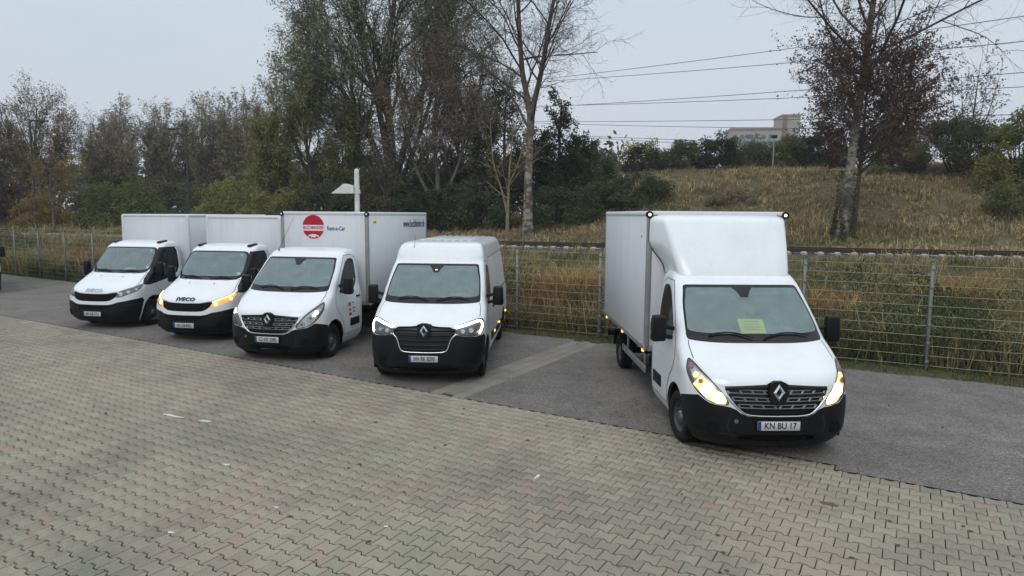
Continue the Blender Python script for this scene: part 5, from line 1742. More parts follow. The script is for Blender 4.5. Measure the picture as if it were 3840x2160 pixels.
def bark_mat(name, c0, c1, scale=6, white=None):
    m, n, l, b = new_mat(name)
    tc = n.new('ShaderNodeTexCoord'); mp = n.new('ShaderNodeMapping'); mp.inputs['Scale'].default_value = (1, 1, 0.35)
    l.new(tc.outputs['Object'], mp.inputs[0])
    c = ramp(n, l, world_noise(n, l, scale, 7, 0.75, mp.outputs[0]), [(0.35, c0), (0.62, c1)])
    if white:
        mp2 = n.new('ShaderNodeMapping'); mp2.inputs['Scale'].default_value = (2.2, 2.2, 3.5); l.new(tc.outputs['Object'], mp2.inputs[0])
        w = ramp(n, l, world_noise(n, l, 1.2, 5, 0.65, mp2.outputs[0]), [(0.46, (0, 0, 0)), (0.56, (1, 1, 1))])
        sz = n.new('ShaderNodeSeparateXYZ'); l.new(tc.outputs['Object'], sz.inputs[0])
        hz = n.new('ShaderNodeMapRange'); hz.inputs['From Min'].default_value = 4.5; hz.inputs['From Max'].default_value = 8.5
        hz.inputs['To Min'].default_value = 0.8; hz.inputs['To Max'].default_value = 0.05
        l.new(sz.outputs['Z'], hz.inputs['Value'])
        c = mixc(n, l, mathn(n, l, 'MULTIPLY', w, hz.outputs[0]), c, white)
    l.new(c, b.inputs['Base Color']); b.inputs['Roughness'].default_value = 0.95; b.inputs['Specular IOR Level'].default_value = 0.2
    return m
BK = {
    'dark': bark_mat('dark_bark', (0.035, 0.030, 0.026), (0.085, 0.075, 0.062)),
    'grey': bark_mat('grey_bark', (0.075, 0.068, 0.060), (0.17, 0.155, 0.135)),
    'birch': bark_mat('mottled_pale_bark', (0.05, 0.042, 0.036), (0.125, 0.108, 0.09), 5, (0.36, 0.34, 0.29)),
    'tan': bark_mat('tan_bark', (0.13, 0.11, 0.06), (0.26, 0.23, 0.14)),
    'ash': bark_mat('ash_bark', (0.055, 0.048, 0.040), (0.15, 0.135, 0.11), 4, (0.30, 0.29, 0.245)),
    'bough': bark_mat('bough_bark', (0.045, 0.038, 0.033), (0.11, 0.094, 0.080), 3),
    'twig': bark_mat('twig_bark', (0.085, 0.068, 0.059), (0.175, 0.148, 0.126), 2),
}
LF = {
    'willow': leaf_mat('willow_leaf', [(0.125, 0.145, 0.085), (0.20, 0.215, 0.125), (0.27, 0.27, 0.16), (0.17, 0.19, 0.115)]),
    'olive': leaf_mat('olive_leaf', [(0.145, 0.165, 0.065), (0.25, 0.255, 0.10), (0.19, 0.205, 0.085), (0.28, 0.23, 0.09)]),
    'autumn': leaf_mat('autumn_leaf', [(0.22, 0.165, 0.085), (0.17, 0.155, 0.09), (0.26, 0.18, 0.085), (0.15, 0.145, 0.09)]),
    'orange': leaf_mat('orange_leaf', [(0.24, 0.155, 0.055), (0.18, 0.14, 0.06), (0.27, 0.18, 0.065)]),
    'dark': leaf_mat('dark_evergreen_leaf', [(0.028, 0.036, 0.022), (0.056, 0.068, 0.037), (0.088, 0.098, 0.052)]),
    'darkbrown': leaf_mat('dark_brown_leaf', [(0.072, 0.072, 0.046), (0.125, 0.122, 0.076), (0.088, 0.098, 0.060)]),
    'browntree': leaf_mat('brown_leaf_crown', [(0.19, 0.16, 0.115), (0.28, 0.225, 0.16), (0.21, 0.20, 0.14)]),
    'purple': leaf_mat('purple_leaf', [(0.085, 0.050, 0.044), (0.135, 0.075, 0.060), (0.10, 0.080, 0.056), (0.17, 0.105, 0.08)]),
    'green': leaf_mat('green_shrub_leaf', [(0.10, 0.115, 0.048), (0.165, 0.175, 0.07), (0.13, 0.135, 0.058)]),
    'yellow': leaf_mat('yellow_leaf', [(0.30, 0.26, 0.08), (0.20, 0.19, 0.06), (0.13, 0.14, 0.055)]),
    'poplar': leaf_mat('poplar_leaf', [(0.22, 0.195, 0.13), (0.29, 0.25, 0.17), (0.20, 0.20, 0.135)]),
    'red': leaf_mat('dark_red_leaf', [(0.10, 0.05, 0.045), (0.07, 0.045, 0.038), (0.12, 0.06, 0.05)]),
    'ivy': leaf_mat('ivy_leaf', [(0.036, 0.050, 0.030), (0.072, 0.092, 0.050), (0.115, 0.135, 0.075), (0.052, 0.062, 0.038)]),
    'far': leaf_mat('far_autumn_leaf', [(0.42, 0.30, 0.07), (0.290, 0.217, 0.065), (0.203, 0.181, 0.065), (0.348, 0.246, 0.065)], 0.08),
    'fargreen': leaf_mat('far_green_leaf', [(0.116, 0.145, 0.065), (0.080, 0.102, 0.051), (0.174, 0.174, 0.072)], 0.08),
}
TREES = 0
def put(name, label, cat, x, y, group, parts, z=None, rz=0.0):
    """parts: [(part name, V, F, mat, smooth)] in local coordinates"""
    z = float(terrain(x, y)) if z is None else z
    r = thing(name, label, cat, (x, y, z - 0.05), rz, group)
    for pn, V, F, mt, sm in parts:
        link(pn, fast_mesh(pn, V, F, sm), mt, r)
    return r

def path(pts, k):
    """smooth polyline through control points, k samples"""
    p = np.array(pts, float); t = np.linspace(0, 1, len(p)); tt = np.linspace(0, 1, k)
    return np.stack([pchip(t, p[:, i], tt) for i in range(3)], -1)

def tree_general(g, trunks, levels, twig, leaf=None, sides=(9, 6, 4)):
    """trunks: [(points, r0, r1)]; levels: list of spawn kwargs; returns (trunk mesh, branch mesh, twig mesh, leaf mesh)"""
    TP = np.stack([path(p, 13) for p, _, _ in trunks]); TR = np.stack([np.linspace(1, 0, 13) ** 0.9 * (a - b) + b for _, a, b in trunks])
    for k, (_, a, b) in enumerate(trunks): TR[k, 0] *= 1.35; TR[k, 1] *= 1.08
    tv = tubes(TP, TR, sides[0])
    br = []; P, Rr = TP, TR
    allP = []
    for i, lv in enumerate(levels):
        P, Rr = spawn(P, Rr, g=g, **lv)
        br.append(tubes(P, Rr, sides[min(i + 1, len(sides) - 1)])); allP.append((P, Rr))
    tw = []
    Pt, Rt = spawn(P, Rr, g=g, **twig); tw.append(strips(Pt, Rt, g))
    if len(allP) > 1:
        P2, R2 = spawn(allP[-2][0], allP[-2][1], g=g, **{**twig, 'n': max(2, twig['n'] // 2)}); tw.append(strips(P2, R2, g))
        Pt = np.concatenate([Pt, P2])
    lf = None
    if leaf: lf = leaves(Pt, leaf[0], leaf[1], leaf[2], g, *(leaf[3:] if len(leaf) > 3 else ()))
    return tv, (join(br) if br else None), join(tw), lf

def assemble(name, label, cat, x, y, group, res, bark, twigm, leafm, **kw):
    tv, br, tw, lf = res
    parts = [('trunk', *tv, bark, True)]
    if br: parts.append(('branches', *br, BK['bough'] if bark in (BK['ash'], BK['birch'], BK['grey']) else bark, True))
    parts.append(('twigs', *tw, twigm, False))
    if lf is not None: parts.append(('crown', *lf, leafm, False))
    return put(name, label, cat, x, y, group, parts, **kw)

def bush(g, rx, ry, h, n, size, clumps=26, stems=10, base=0.0, shape=0.9):
    """leafy shrub: clumps over an uneven dome"""
    clumps = int(clumps * 1.9)
    th = g.uniform(0, 2 * PI, clumps); ph = np.arccos(g.uniform(-0.05, 1.0, clumps)); rad = g.uniform(0.45, 1.0, clumps) ** 0.6
    c = np.stack([rx * np.sin(ph) * np.cos(th) * rad, ry * np.sin(ph) * np.sin(th) * rad, base + (h - base) * (0.12 + 0.76 * np.cos(ph) * rad * g.uniform(0.8, 1.1, clumps))], -1)
    cr = g.uniform(0.26, 0.50, clumps) * min(rx, ry, h * 0.7)
    i = g.integers(0, clumps, n)
    d = unit(g.normal(size=(n, 3))) * (g.random((n, 1)) ** 0.45)
    p = c[i] + d * cr[i][:, None] * np.array([1.1, 1.1, 0.9]) * shape
    p[:, 2] = np.abs(p[:, 2])
    lv = cards(p, size, g)
    a = g.uniform(0, 2 * PI, stems)
    k = g.integers(0, clumps, stems)
    P = np.stack([path([(0.1 * math.cos(a[j]), 0.1 * math.sin(a[j]), 0), c[k[j]] * [0.5, 0.5, 0.45], c[k[j]]], 5) for j in range(stems)])
    Rr = np.tile(np.linspace(0.05, 0.015, 5), (stems, 1)) * max(0.6, h / 4)
    st = tubes(P, Rr, 4)
    P2, R2 = spawn(P, Rr, n=8, t0=0.3, t1=1, ang=38, angsd=14, ratio=0.45, seg=3, wig=0.15, up=0.05, rr=0.5, g=g, rmin=0.008)
    return st, strips(P2, R2, g), lv
def put_bush(name, label, x, y, rx, ry, h, n, size, mat, seed, group='shrubs and hedges behind the track', cat='shrub', bark='dark', **kw):
    g = np.random.default_rng(seed)
    st, tw, lv = bush(g, rx, ry, h, n, size, **kw)
    return put(name, label, cat, x, y, group, [('stems', *st, BK[bark], True), ('twigs', *tw, BK['twig'], False), ('crown', *lv, LF[mat], False)])

def XY(xv, Y): return ((xv - 1288) / 1679.0 * Y, Y)      # bearing of a sight line -> ground position, used for layout notes only

# ---- A: large bare tree on the right slope, its trunk leaning slightly
g = np.random.default_rng(101)
res = tree_general(g, [([(0, 0, 0), (0.28, 0, 4.5), (0.75, 0.1, 9.5), (1.15, 0.2, 15.0), (1.3, 0.2, 20.0)], 0.275, 0.06)],
    [dict(n=24, t0=0.40, t1=0.99, ang=57, angsd=9, ratio=0.52, seg=7, wig=0.09, up=0.055, rr=0.42, env=lambda t, p: 1.25 - 0.75 * t),
     dict(n=9, t0=0.22, t1=1.0, ang=42, angsd=12, ratio=0.42, seg=5, wig=0.13, up=0.02, rr=0.5, rmin=0.014),
     dict(n=6, t0=0.15, t1=1.0, ang=45, angsd=14, ratio=0.50, seg=4, wig=0.16, up=0.03, rr=0.55, rmin=0.010)],
    dict(n=6, t0=0.1, t1=1.0, ang=42, angsd=15, ratio=0.55, seg=3, wig=0.2, up=0.04, rr=0.6, rmin=0.008))
assemble('bare_tree', 'tall bare tree with mottled trunk on the grass slope behind the right truck', 'tree', 17.8, 36.2, 'trees', res, BK['ash'], BK['twig'], None)
# ivy and brambles round its foot
g = np.random.default_rng(102)
p = np.stack([g.normal(0, 0.30, 2600), g.normal(0, 0.25, 2600), np.abs(g.normal(0, 1.5, 2600))], -1)
p = p[vnoise(np.arctan2(p[:, 1], p[:, 0]) * 2, p[:, 2], 0.7, 4) > 0.45]
p[:, :2] = unit(p[:, :2]) * (0.42 + 0.10 * g.random((len(p), 1)) + 0.5 * np.exp(-p[:, 2:] * 3) * g.random((len(p), 1))); p[:, 0] += p[:, 2] * 0.06
put('ivy', 'dark ivy climbing the foot of the big bare tree', 'ivy', 17.8, 36.2, None, [('leaves', *cards(p, 0.075, g), LF['darkbrown'], False)])

# ---- B: smaller purple-leaved tree in front of its trunk
g = np.random.default_rng(111)
res = tree_general(g, [([(0, 0, 0), (0.15, 0, 3), (0.25, 0, 6.0), (0.3, 0, 9.3)], 0.14, 0.03)],
    [dict(n=48, t0=0.34, t1=0.99, ang=60, angsd=10, ratio=0.43, seg=6, wig=0.10, up=0.075, rr=0.5, env=lambda t, p: 1.12 - 0.9 * np.abs(t - 0.60)),
     dict(n=8, t0=0.2, t1=1.0, ang=40, angsd=12, ratio=0.45, seg=4, wig=0.13, up=0.04, rr=0.5, rmin=0.012)],
    dict(n=6, t0=0.1, t1=1.0, ang=38, angsd=15, ratio=0.5, seg=3, wig=0.15, up=0.03, rr=0.6, rmin=0.007), leaf=(31000, 0.066, 0.09))
assemble('purple_leaved_tree', 'round tree with dark purple-brown leaves overlapping the big bare trunk', 'tree', 18.95, 37.3, 'trees', res, BK['dark'], BK['twig'], LF['purple'])

# ---- C: forked bare tree in the middle
g = np.random.default_rng(121)
res = tree_general(g, [([(0, 0, 0), (0.0, 0, 3.6), (0.10, 0, 7.0), (-0.45, 0.2, 10.2), (-0.72, 0.3, 14.5), (-0.9, 0.2, 20)], 0.29, 0.06),
                       ([(0.08, 0, 6.2), (0.22, 0, 7.6), (0.75, -0.1, 10.0), (1.25, -0.2, 13.2), (1.9, -0.2, 16.5), (2.4, -0.1, 20)], 0.21, 0.05)],
    [dict(n=17, t0=0.34, t1=0.99, ang=50, angsd=12, ratio=0.40, seg=7, wig=0.10, up=0.045, rr=0.40, env=lambda t, p: 1.2 - 0.6 * t),
     dict(n=8, t0=0.2, t1=1.0, ang=42, angsd=12, ratio=0.42, seg=5, wig=0.14, up=0.0, rr=0.5, rmin=0.014),
     dict(n=6, t0=0.15, t1=1.0, ang=45, angsd=14, ratio=0.50, seg=4, wig=0.17, up=0.0, rr=0.55, rmin=0.010)],
    dict(n=6, t0=0.1, t1=1.0, ang=42, angsd=15, ratio=0.55, seg=3, wig=0.2, up=0.0, rr=0.6, rmin=0.008))
assemble('bare_tree', 'tall bare tree forking into two stems, pale mottled trunk, in the middle', 'tree', 0.95, 41.5, 'trees', res, BK['birch'], BK['twig'], None)
# low drooping bough of that tree to the right
# ---- D: thin pale-trunked tree just left of it
g = np.random.default_rng(131)
res = tree_general(g, [([(0, 0, 0), (0.05, 0, 2.0), (0.1, 0, 3.6), (0.35, 0, 6.6)], 0.11, 0.02), ([(0.0, 0, 1.9), (-0.25, 0, 2.9), (-0.75, 0, 4.6), (-0.9, 0, 6.5)], 0.06, 0.015), ([(0.08, 0, 3.3), (0.5, 0, 4.2), (1.0, 0, 5.9)], 0.05, 0.014)],
    [dict(n=8, t0=0.4, t1=1.0, ang=40, angsd=12, ratio=0.34, seg=5, wig=0.13, up=0.05, rr=0.5, rmin=0.012)],
    dict(n=9, t0=0.15, t1=1.0, ang=42, angsd=15, ratio=0.5, seg=3, wig=0.2, up=0.02, rr=0.6, rmin=0.007), leaf=(700, 0.06, 0.06))
assemble('young_tree', 'slim young tree with yellowish trunk just left of the forked bare tree', 'tree', -0.30, 35.6, 'trees', res, BK['tan'], BK['twig'], LF['autumn'])

# ---- E: big willow
def willow(seed, trunks, nleaf, ratio=0.42, lsize=0.10, n1=16):
    g = np.random.default_rng(seed)
    return tree_general(g, trunks,
        [dict(n=n1, t0=0.30, t1=0.99, ang=34, angsd=10, ratio=ratio, seg=6, wig=0.09, up=0.07, rr=0.45, env=lambda t, p: 1.15 - 0.45 * t),
         dict(n=9, t0=0.2, t1=1.0, ang=34, angsd=12, ratio=0.42, seg=4, wig=0.13, up=0.05, rr=0.5, rmin=0.016)],
        dict(n=8, t0=0.05, t1=1.0, ang=32, angsd=14, ratio=0.62, seg=3, wig=0.13, up=0.05, rr=0.6, rmin=0.011), leaf=(nleaf, lsize, 0.16, 0.0, 0.35))
res = willow(141, [([(0, 0, 0), (0.1, 0, 5), (-0.3, 0, 11), (0.3, 0.2, 16), (0.8, 0.3, 22)], 0.42, 0.06),
                   ([(0, 0, 2), (-1.6, 0.2, 7), (-3.9, 0.4, 10.8), (-5.5, 0.5, 14.0)], 0.30, 0.05),
                   ([(0.1, 0, 3), (-0.8, -0.3, 9), (-2.2, -0.5, 15), (-2.4, -0.6, 20.5)], 0.28, 0.05),
                   ([(0.1, 0, 3), (1.5, 0.2, 8), (3.2, 0.4, 13.5), (3.6, 0.4, 19.5)], 0.28, 0.05),
                   ([(0.0, 0, 2), (-2.2, 0.8, 5.5), (-4.4, 1.0, 8.2), (-6.0, 1.0, 10.5)], 0.2, 0.04), ([(0, 0, 2), (2.2, -0.5, 7), (3.6, -0.6, 11.5), (4.4, -0.6, 15.5)], 0.2, 0.04)], 90000, 0.36, n1=20)
assemble('willow', 'huge spreading willow with grey-green leaves, tallest crown in the picture', 'tree', -9.0, 50.0, 'trees', res, BK['dark'], BK['twig'], LF['willow'])
res = willow(142, [([(0, 0, 0), (0.2, 0, 4), (0.1, 0, 8), (0.6, 0.2, 13.0)], 0.26, 0.04), ([(0, 0, 2), (1.2, 0, 6), (1.9, 0, 10.5)], 0.18, 0.04), ([(0, 0, 2), (-1.4, 0, 6), (-1.8, 0, 11)], 0.18, 0.04)], 16000, 0.34, 0.085)
assemble('wispy_tree', 'wispy thin-leaved tree between the willow and the forked bare tree', 'tree', -2.9, 52.5, 'trees', res, BK['grey'], BK['twig'], LF['poplar'])
res = willow(143, [([(0, 0, 0), (0.1, 0, 3), (-0.2, 0, 7), (0.1, 0.2, 10.6)], 0.24, 0.04), ([(0, 0, 1.5), (1.6, 0, 5), (2.4, 0, 8.5)], 0.17, 0.04), ([(0, 0, 1.5), (-1.6, 0, 5), (-2.4, 0, 8.8)], 0.17, 0.04)], 21000, 0.40, 0.085)
assemble('brown_tree', 'brownish half-bare tree in front of the willow, right of its trunk', 'tree', -5.3, 47.0, 'trees', res, BK['grey'], BK['twig'], LF['browntree'])
res = willow(144, [([(0, 0, 0), (0.1, 0, 4), (-0.2, 0, 7), (0.1, 0.2, 9.8)], 0.24, 0.04), ([(0, 0, 1.0), (2.2, 0, 4.5), (3.4, 0, 7.5)], 0.17, 0.04), ([(0, 0, 1.5), (-2.0, 0, 4.0), (-2.8, 0, 6.8)], 0.17, 0.04), ([(0, 0, 1.0), (-2.4, 0, 3), (-3.4, 0, 4.4)], 0.12, 0.03)], 42000, 0.38, 0.10)
assemble('olive_tree', 'broad olive-yellow tree left of the willow', 'tree', -15.2, 50.5, 'trees', res, BK['dark'], BK['twig'], LF['olive'])
res = willow(145, [([(0, 0, 0), (0.1, 0, 4), (-0.2, 0, 7), (0.1, 0.2, 11.4)], 0.2, 0.03), ([(0, 0, 1.0), (0.9, 0, 5), (1.6, 0, 10.0)], 0.12, 0.03), ([(0, 0, 1.5), (-1.2, 0, 5), (-1.9, 0, 10.0)], 0.12, 0.03)], 8000, 0.30, 0.08)
assemble('bare_tree', 'thin half-bare tree showing above the olive tree', 'tree', -20.9, 60.0, 'trees', res, BK['grey'], BK['twig'], LF['poplar'])

# ---- F: dark evergreen trees behind the forked tree
for k, (x, y, rx, ry, h, n, lab, mt) in enumerate([
        (-0.6, 46.5, 2.3, 1.8, 9.4, 13000, 'dark holly-like tree left of the forked trunk', 'dark'),
        (3.2, 46.8, 2.2, 1.8, 8.0, 17000, 'dark pointed evergreen just right of the forked trunk', 'dark'),
        (5.4, 47.6, 2.2, 1.6, 4.9, 8000, 'lower dark evergreen at the foot of the slope, right of the pointed one', 'ivy')]):
    g = np.random.default_rng(150 + k)
    res = tree_general(g, [([(0, 0, 0), (0.1, 0, h * .3), (0, 0, h * .65), (0.1, 0, h)], 0.2, 0.03), ([(0, 0, 1), (-rx * .4, 0, h * .35), (-rx * .6, 0, h * .7)], 0.1, 0.02), ([(0, 0, 1), (rx * .4, 0, h * .35), (rx * .6, 0, h * .7)], 0.1, 0.02)],
        [dict(n=20, t0=0.08, t1=0.98, ang=62, angsd=12, ratio=0.26, seg=4, wig=0.12, up=0.05, rr=0.5, env=lambda t, p: 1.15 - 0.6 * t, rmin=0.015)],
        dict(n=9, t0=0.1, t1=1.0, ang=45, angsd=15, ratio=0.5, seg=3, wig=0.2, up=0.02, rr=0.6, rmin=0.008), leaf=(n, 0.085, 0.13))
    assemble('evergreen_tree', lab, 'tree', x, y, 'trees', res, BK['dark'], BK['twig'], LF[mt])

# ---- G: row of upright half-bare poplars on the left
def poplar(seed, h, nleaf):
    g = np.random.default_rng(seed)
    tr = [([(0, 0, 0), (0.05, 0, h * .3), (0, 0, h * .65), (0.1, 0, h)], 0.19, 0.025)]
    for k in range(6):
        a = g.uniform(0, 2 * PI); q = g.uniform(0.8, 2.2)
        tr.append(([(0, 0, 0.3 + 0.2 * k), (q * .5 * math.cos(a), q * .5 * math.sin(a), h * .35), (q * math.cos(a), q * math.sin(a), h * g.uniform(.75, .97))], 0.11, 0.02))
    return tree_general(g, tr, [dict(n=16, t0=0.22, t1=0.99, ang=24, angsd=7, ratio=0.20, seg=4, wig=0.07, up=0.12, rr=0.45, rmin=0.018)],
        dict(n=9, t0=0.1, t1=1.0, ang=24, angsd=10, ratio=0.6, seg=3, wig=0.1, up=0.10, rr=0.6, rmin=0.013), leaf=(nleaf, 0.085, 0.12), sides=(6, 4, 3))
pops = [poplar(160 + k, 11.7, 15000) for k in range(3)]
pm_ = []
spots = [(-45.3, 76, 0.86, 'first'), (-42.8, 74, .96, 'x'), (-40.4, 77, .90, 'x'), (-38.0, 74, .93, 'x'), (-35.7, 78, 1.02, 'x'), (-33.4, 75, .95, 'x'), (-31.2, 77, 1.04, 'x'), (-29.0, 74, 1.0, 'x'), (-27.4, 77, .80, 'x')]
words = ['leftmost slender half-bare poplar of the row, the shortest', 'second poplar from the left end of the row', 'third poplar from the left end of the row', 'fourth poplar from the left end of the row', 'middle poplar of the row of nine',
         'fourth poplar from the right end of the row', 'tallest poplar, third from the right end of the row', 'second poplar from the right end of the row', 'rightmost poplar of the row, next to the olive tree']
for k, (x, y, s, _) in enumerate(spots):
    j = k % 3
    if k < 3:
        o = assemble('poplar', words[k], 'tree', x, y, 'row of upright half-bare poplars', pops[j], BK['grey'], BK['twig'], LF['poplar']); pm_.append(o)
    else:
        o = copy_tree(pm_[j]); o['label'] = words[k]
        o.location = (x, y, float(terrain(x, y)) - 0.05)
    o.scale = (s * 1.25, s * 1.25, s); o.rotation_euler = (0, 0, k * 1.9)

# ---- H: autumn trees at the left end
for k, (x, y, h, sp, n, mt, lab) in enumerate([
        (-42.8, 61, 10.6, 2.6, 17000, 'autumn', 'tall brown-leaved tree near the left edge, its crown above the others'),
        (-47.6, 60, 9.2, 2.4, 14000, 'autumn', 'rusty autumn tree cut by the left picture edge'),
        (-38.8, 65, 8.5, 2.0, 9000, 'poplar', 'thin grey tree between the brown-leaved tree and the poplars')]):
    res = willow(170 + k, [([(0, 0, 0), (0.1, 0, h * .3), (-0.2, 0, h * .6), (0.1, 0.2, h)], 0.24, 0.04), ([(0, 0, 1.5), (sp * .5, 0, h * .4), (sp, 0, h * .78)], 0.17, 0.04), ([(0, 0, 1.5), (-sp * .5, 0, h * .4), (-sp, 0, h * .8)], 0.17, 0.04)], n, 0.36, 0.10)
    assemble('autumn_tree', lab, 'tree', x, y, 'trees', res, BK['grey'], BK['twig'], LF[mt])

# ---- I: shrubs below the left trees
B_ = [  # x, y, rx, ry, h, n, size, mat, label
    (-29.3, 50.5, 3.3, 2.2, 4.9, 15000, 0.085, 'green', 'large rounded light green shrub left of the box trucks'),
    (-37.0, 52.5, 2.3, 1.8, 3.3, 7000, 0.085, 'orange', 'orange-brown shrub near the left edge of the picture'),
    (-41.5, 56.0, 3.0, 2.0, 4.6, 8000, 0.10, 'red', 'dark red shrub at the left edge of the picture'),
    (-33.6, 57.0, 3.2, 2.2, 5.2, 9000, 0.10, 'dark', 'dark shrub between the orange and the light green shrubs'),
    (-24.6, 55.0, 3.4, 2.2, 4.4, 9000, 0.10, 'darkbrown', 'dark brown shrub right of the light green shrub'),
    (-21.2, 50.5, 2.6, 1.9, 4.0, 9500, 0.085, 'olive', 'yellow-olive shrub above the second truck box'),
    (-17.2, 48.5, 2.8, 1.9, 3.8, 9000, 0.085, 'olive', 'olive shrub above the joint of the two left truck boxes'),
    (-13.2, 47.5, 2.8, 1.9, 4.6, 10000, 0.085, 'darkbrown', 'dark brown shrub left of the lamp post'),
    (-9.0, 46.5, 2.8, 1.9, 5.2, 11000, 0.085, 'darkbrown', 'dark shrub behind the lamp post'),
    (-5.4, 45.0, 2.6, 1.8, 4.2, 9000, 0.085, 'dark', 'dark green shrub right of the lamp post'),
    (-2.4, 44.5, 2.4, 1.8, 3.7, 8500, 0.08, 'ivy', 'low dark shrub at the foot of the thin young tree'),
    (2.9, 43.6, 2.3, 1.6, 3.2, 8000, 0.08, 'ivy', 'dark bramble right of the forked tree trunk'),
    (6.0, 45.0, 2.6, 1.8, 2.7, 8500, 0.08, 'ivy', 'ivy-green bramble mound at the foot of the slope'),
    (8.7, 46.8, 2.4, 1.7, 2.1, 8000, 0.08, 'ivy', 'low green bramble running up the slope'),
    (-48.5, 60, 3.6, 2.2, 5.5, 6500, 0.11, 'darkbrown', 'dark thicket at the far left end of the trees'),
    (-12.0, 54.0, 4.0, 2.2, 7.5, 12000, 0.10, 'olive', 'tall olive thicket between the olive tree and the willow trunk'),
    (-19.5, 57.0, 3.6, 2.2, 7.0, 9000, 0.11, 'olive', 'olive thicket behind the yellow-olive shrub'),
    (-3.2, 50.0, 3.0, 2.0, 7.0, 10000, 0.10, 'darkbrown', 'brown thicket behind the brownish tree'),
    (-8.0, 56.0, 4.2, 2.2, 8.5, 12000, 0.10, 'darkbrown', 'tall dark thicket behind the foot of the willow'),
    (-16.0, 58.0, 4.0, 2.2, 8.0, 11000, 0.10, 'darkbrown', 'tall dark thicket behind the olive tree'),
    (1.6, 50.5, 3.0, 2.0, 6.5, 9000, 0.10, 'darkbrown', 'dark thicket behind the forked tree, between the two evergreens'),
    (-31.5, 62.0, 4.2, 2.2, 5.0, 9000, 0.11, 'darkbrown', 'dark thicket under the left poplars'),
    (-25.5, 64.0, 4.2, 2.2, 5.0, 9000, 0.11, 'olive', 'olive thicket under the right poplars'),
    # on the slope and its crest
    (11.2, 57.0, 2.2, 1.6, 2.7, 7000, 0.09, 'dark', 'leftmost dark bush on the crest of the slope'),
    (14.2, 56.5, 1.8, 1.5, 3.2, 7000, 0.09, 'darkbrown', 'second dark bush from the left on the crest of the slope'),
    (17.3, 57.0, 2.1, 1.6, 4.0, 9000, 0.09, 'dark', 'tallest dark green bush on the crest, left of the small lamp'),
    (20.3, 57.5, 2.1, 1.6, 3.0, 7000, 0.09, 'darkbrown', 'brownish bush on the crest beside the small lamp'),
    (22.9, 57.0, 1.6, 1.4, 3.6, 6500, 0.09, 'green', 'green bush on the crest just right of the small lamp'),
    (25.8, 57.0, 2.7, 1.8, 5.0, 12000, 0.09, 'dark', 'broad dark bush on the crest left of the big trunk'),
    (31.0, 56.0, 3.2, 1.8, 4.8, 11000, 0.09, 'green', 'green bush on the crest right of the big trunk'),
    (30.8, 47.5, 3.2, 2.2, 5.0, 20000, 0.075, 'darkbrown', 'large dense dark bush on the right slope'),
    (27.6, 48.6, 2.0, 1.5, 3.6, 8000, 0.075, 'willow', 'grey twiggy bush at the left side of the large dense bush'),
    (32.6, 43.5, 2.3, 1.8, 6.4, 14000, 0.085, 'green', 'tall yellow-green bush at the right edge of the picture'),
    (28.9, 38.6, 1.9, 1.4, 2.2, 5500, 0.075, 'green', 'low green bramble at the right edge below the tall bush'),
    (10.3, 38.5, 1.5, 1.0, 1.0, 2200, 0.07, 'browntree', 'low reddish-brown brush on the slope above the empty bay'),
    (14.5, 44.5, 1.7, 1.2, 1.3, 3000, 0.07, 'browntree', 'low brown brush halfway up the slope above the right truck'),
]
for k, (x, y, rx, ry, h, n, sz, mt, lab) in enumerate(B_):
    put_bush('shrub', lab, x, y, rx, ry, h, n, sz, mt, 300 + k)
# yellow leaves on the right edge bush
put_bush('shrub', 'yellow-leaved shrub in front of the tall bush at the right edge', 30.3, 42.6, 1.2, 1.0, 3.6, 2600, 0.085, 'yellow', 390)

# ---- J: small bare trees on the right crest
for k, (x, y, h, lab) in enumerate([(33.6, 50.0, 7.2, 'small bare tree at the upper right, rightmost of the row'), (29.0, 52.0, 6.6, 'small bare tree right of the purple-leaved tree'), (31.0, 54.0, 8.2, 'slender bare tree second from the right edge'), (26.0, 54.0, 5.6, 'small bare tree half hidden behind the purple-leaved crown')]):
    g = np.random.default_rng(400 + k)
    tr = [([(0, 0, 0), (0.1, 0, h * .5), (0.3, 0, h)], 0.09, 0.015)] + [([(0, 0, 0.5), (q, 0.2, h * .45), (q * 1.6, 0.3, h * .85)], 0.05, 0.012) for q in (-1.0, -0.5, 0.7, 1.2)]
    res = tree_general(g, tr, [dict(n=10, t0=0.25, t1=1.0, ang=38, angsd=12, ratio=0.28, seg=5, wig=0.12, up=0.05, rr=0.5, rmin=0.014)],
        dict(n=8, t0=0.15, t1=1.0, ang=40, angsd=15, ratio=0.5, seg=3, wig=0.18, up=0.03, rr=0.6, rmin=0.010), leaf=(1300, 0.08, 0.08))
    assemble('bare_tree', lab, 'tree', x, y, 'small bare trees on the right crest', res, BK['dark'], BK['twig'], LF['darkbrown'])

# ---- K: distant trees
for k, (x, y, rx, h, mt, lab) in enumerate([
        (31.0, 165, 9.5, 22.5, 'far', 'distant yellow autumn tree beyond the crest, left of the apartment block'),
        (42.0, 170, 7.5, 20.5, 'far', 'distant yellow tree with a flatter crown, nearer the apartment block'),
        (49.0, 150, 5.5, 18.0, 'fargreen', 'distant green tree left of the apartment block'),
        (57.5, 160, 7.5, 21.5, 'fargreen', 'distant yellow-green tree in front of the apartment block'),
        (22.0, 175, 9.0, 18.0, 'fargreen', 'distant greenish tree at the left end of the far tree line'),
        (70.0, 150, 7.0, 18.0, 'fargreen', 'distant tree right of the apartment block, mostly hidden')]):
    put_bush('distant_tree', lab, x, y, rx, rx * .7, h, 6500, 0.33, mt, 500 + k, group='distant trees beyond the crest', cat='tree', clumps=34)

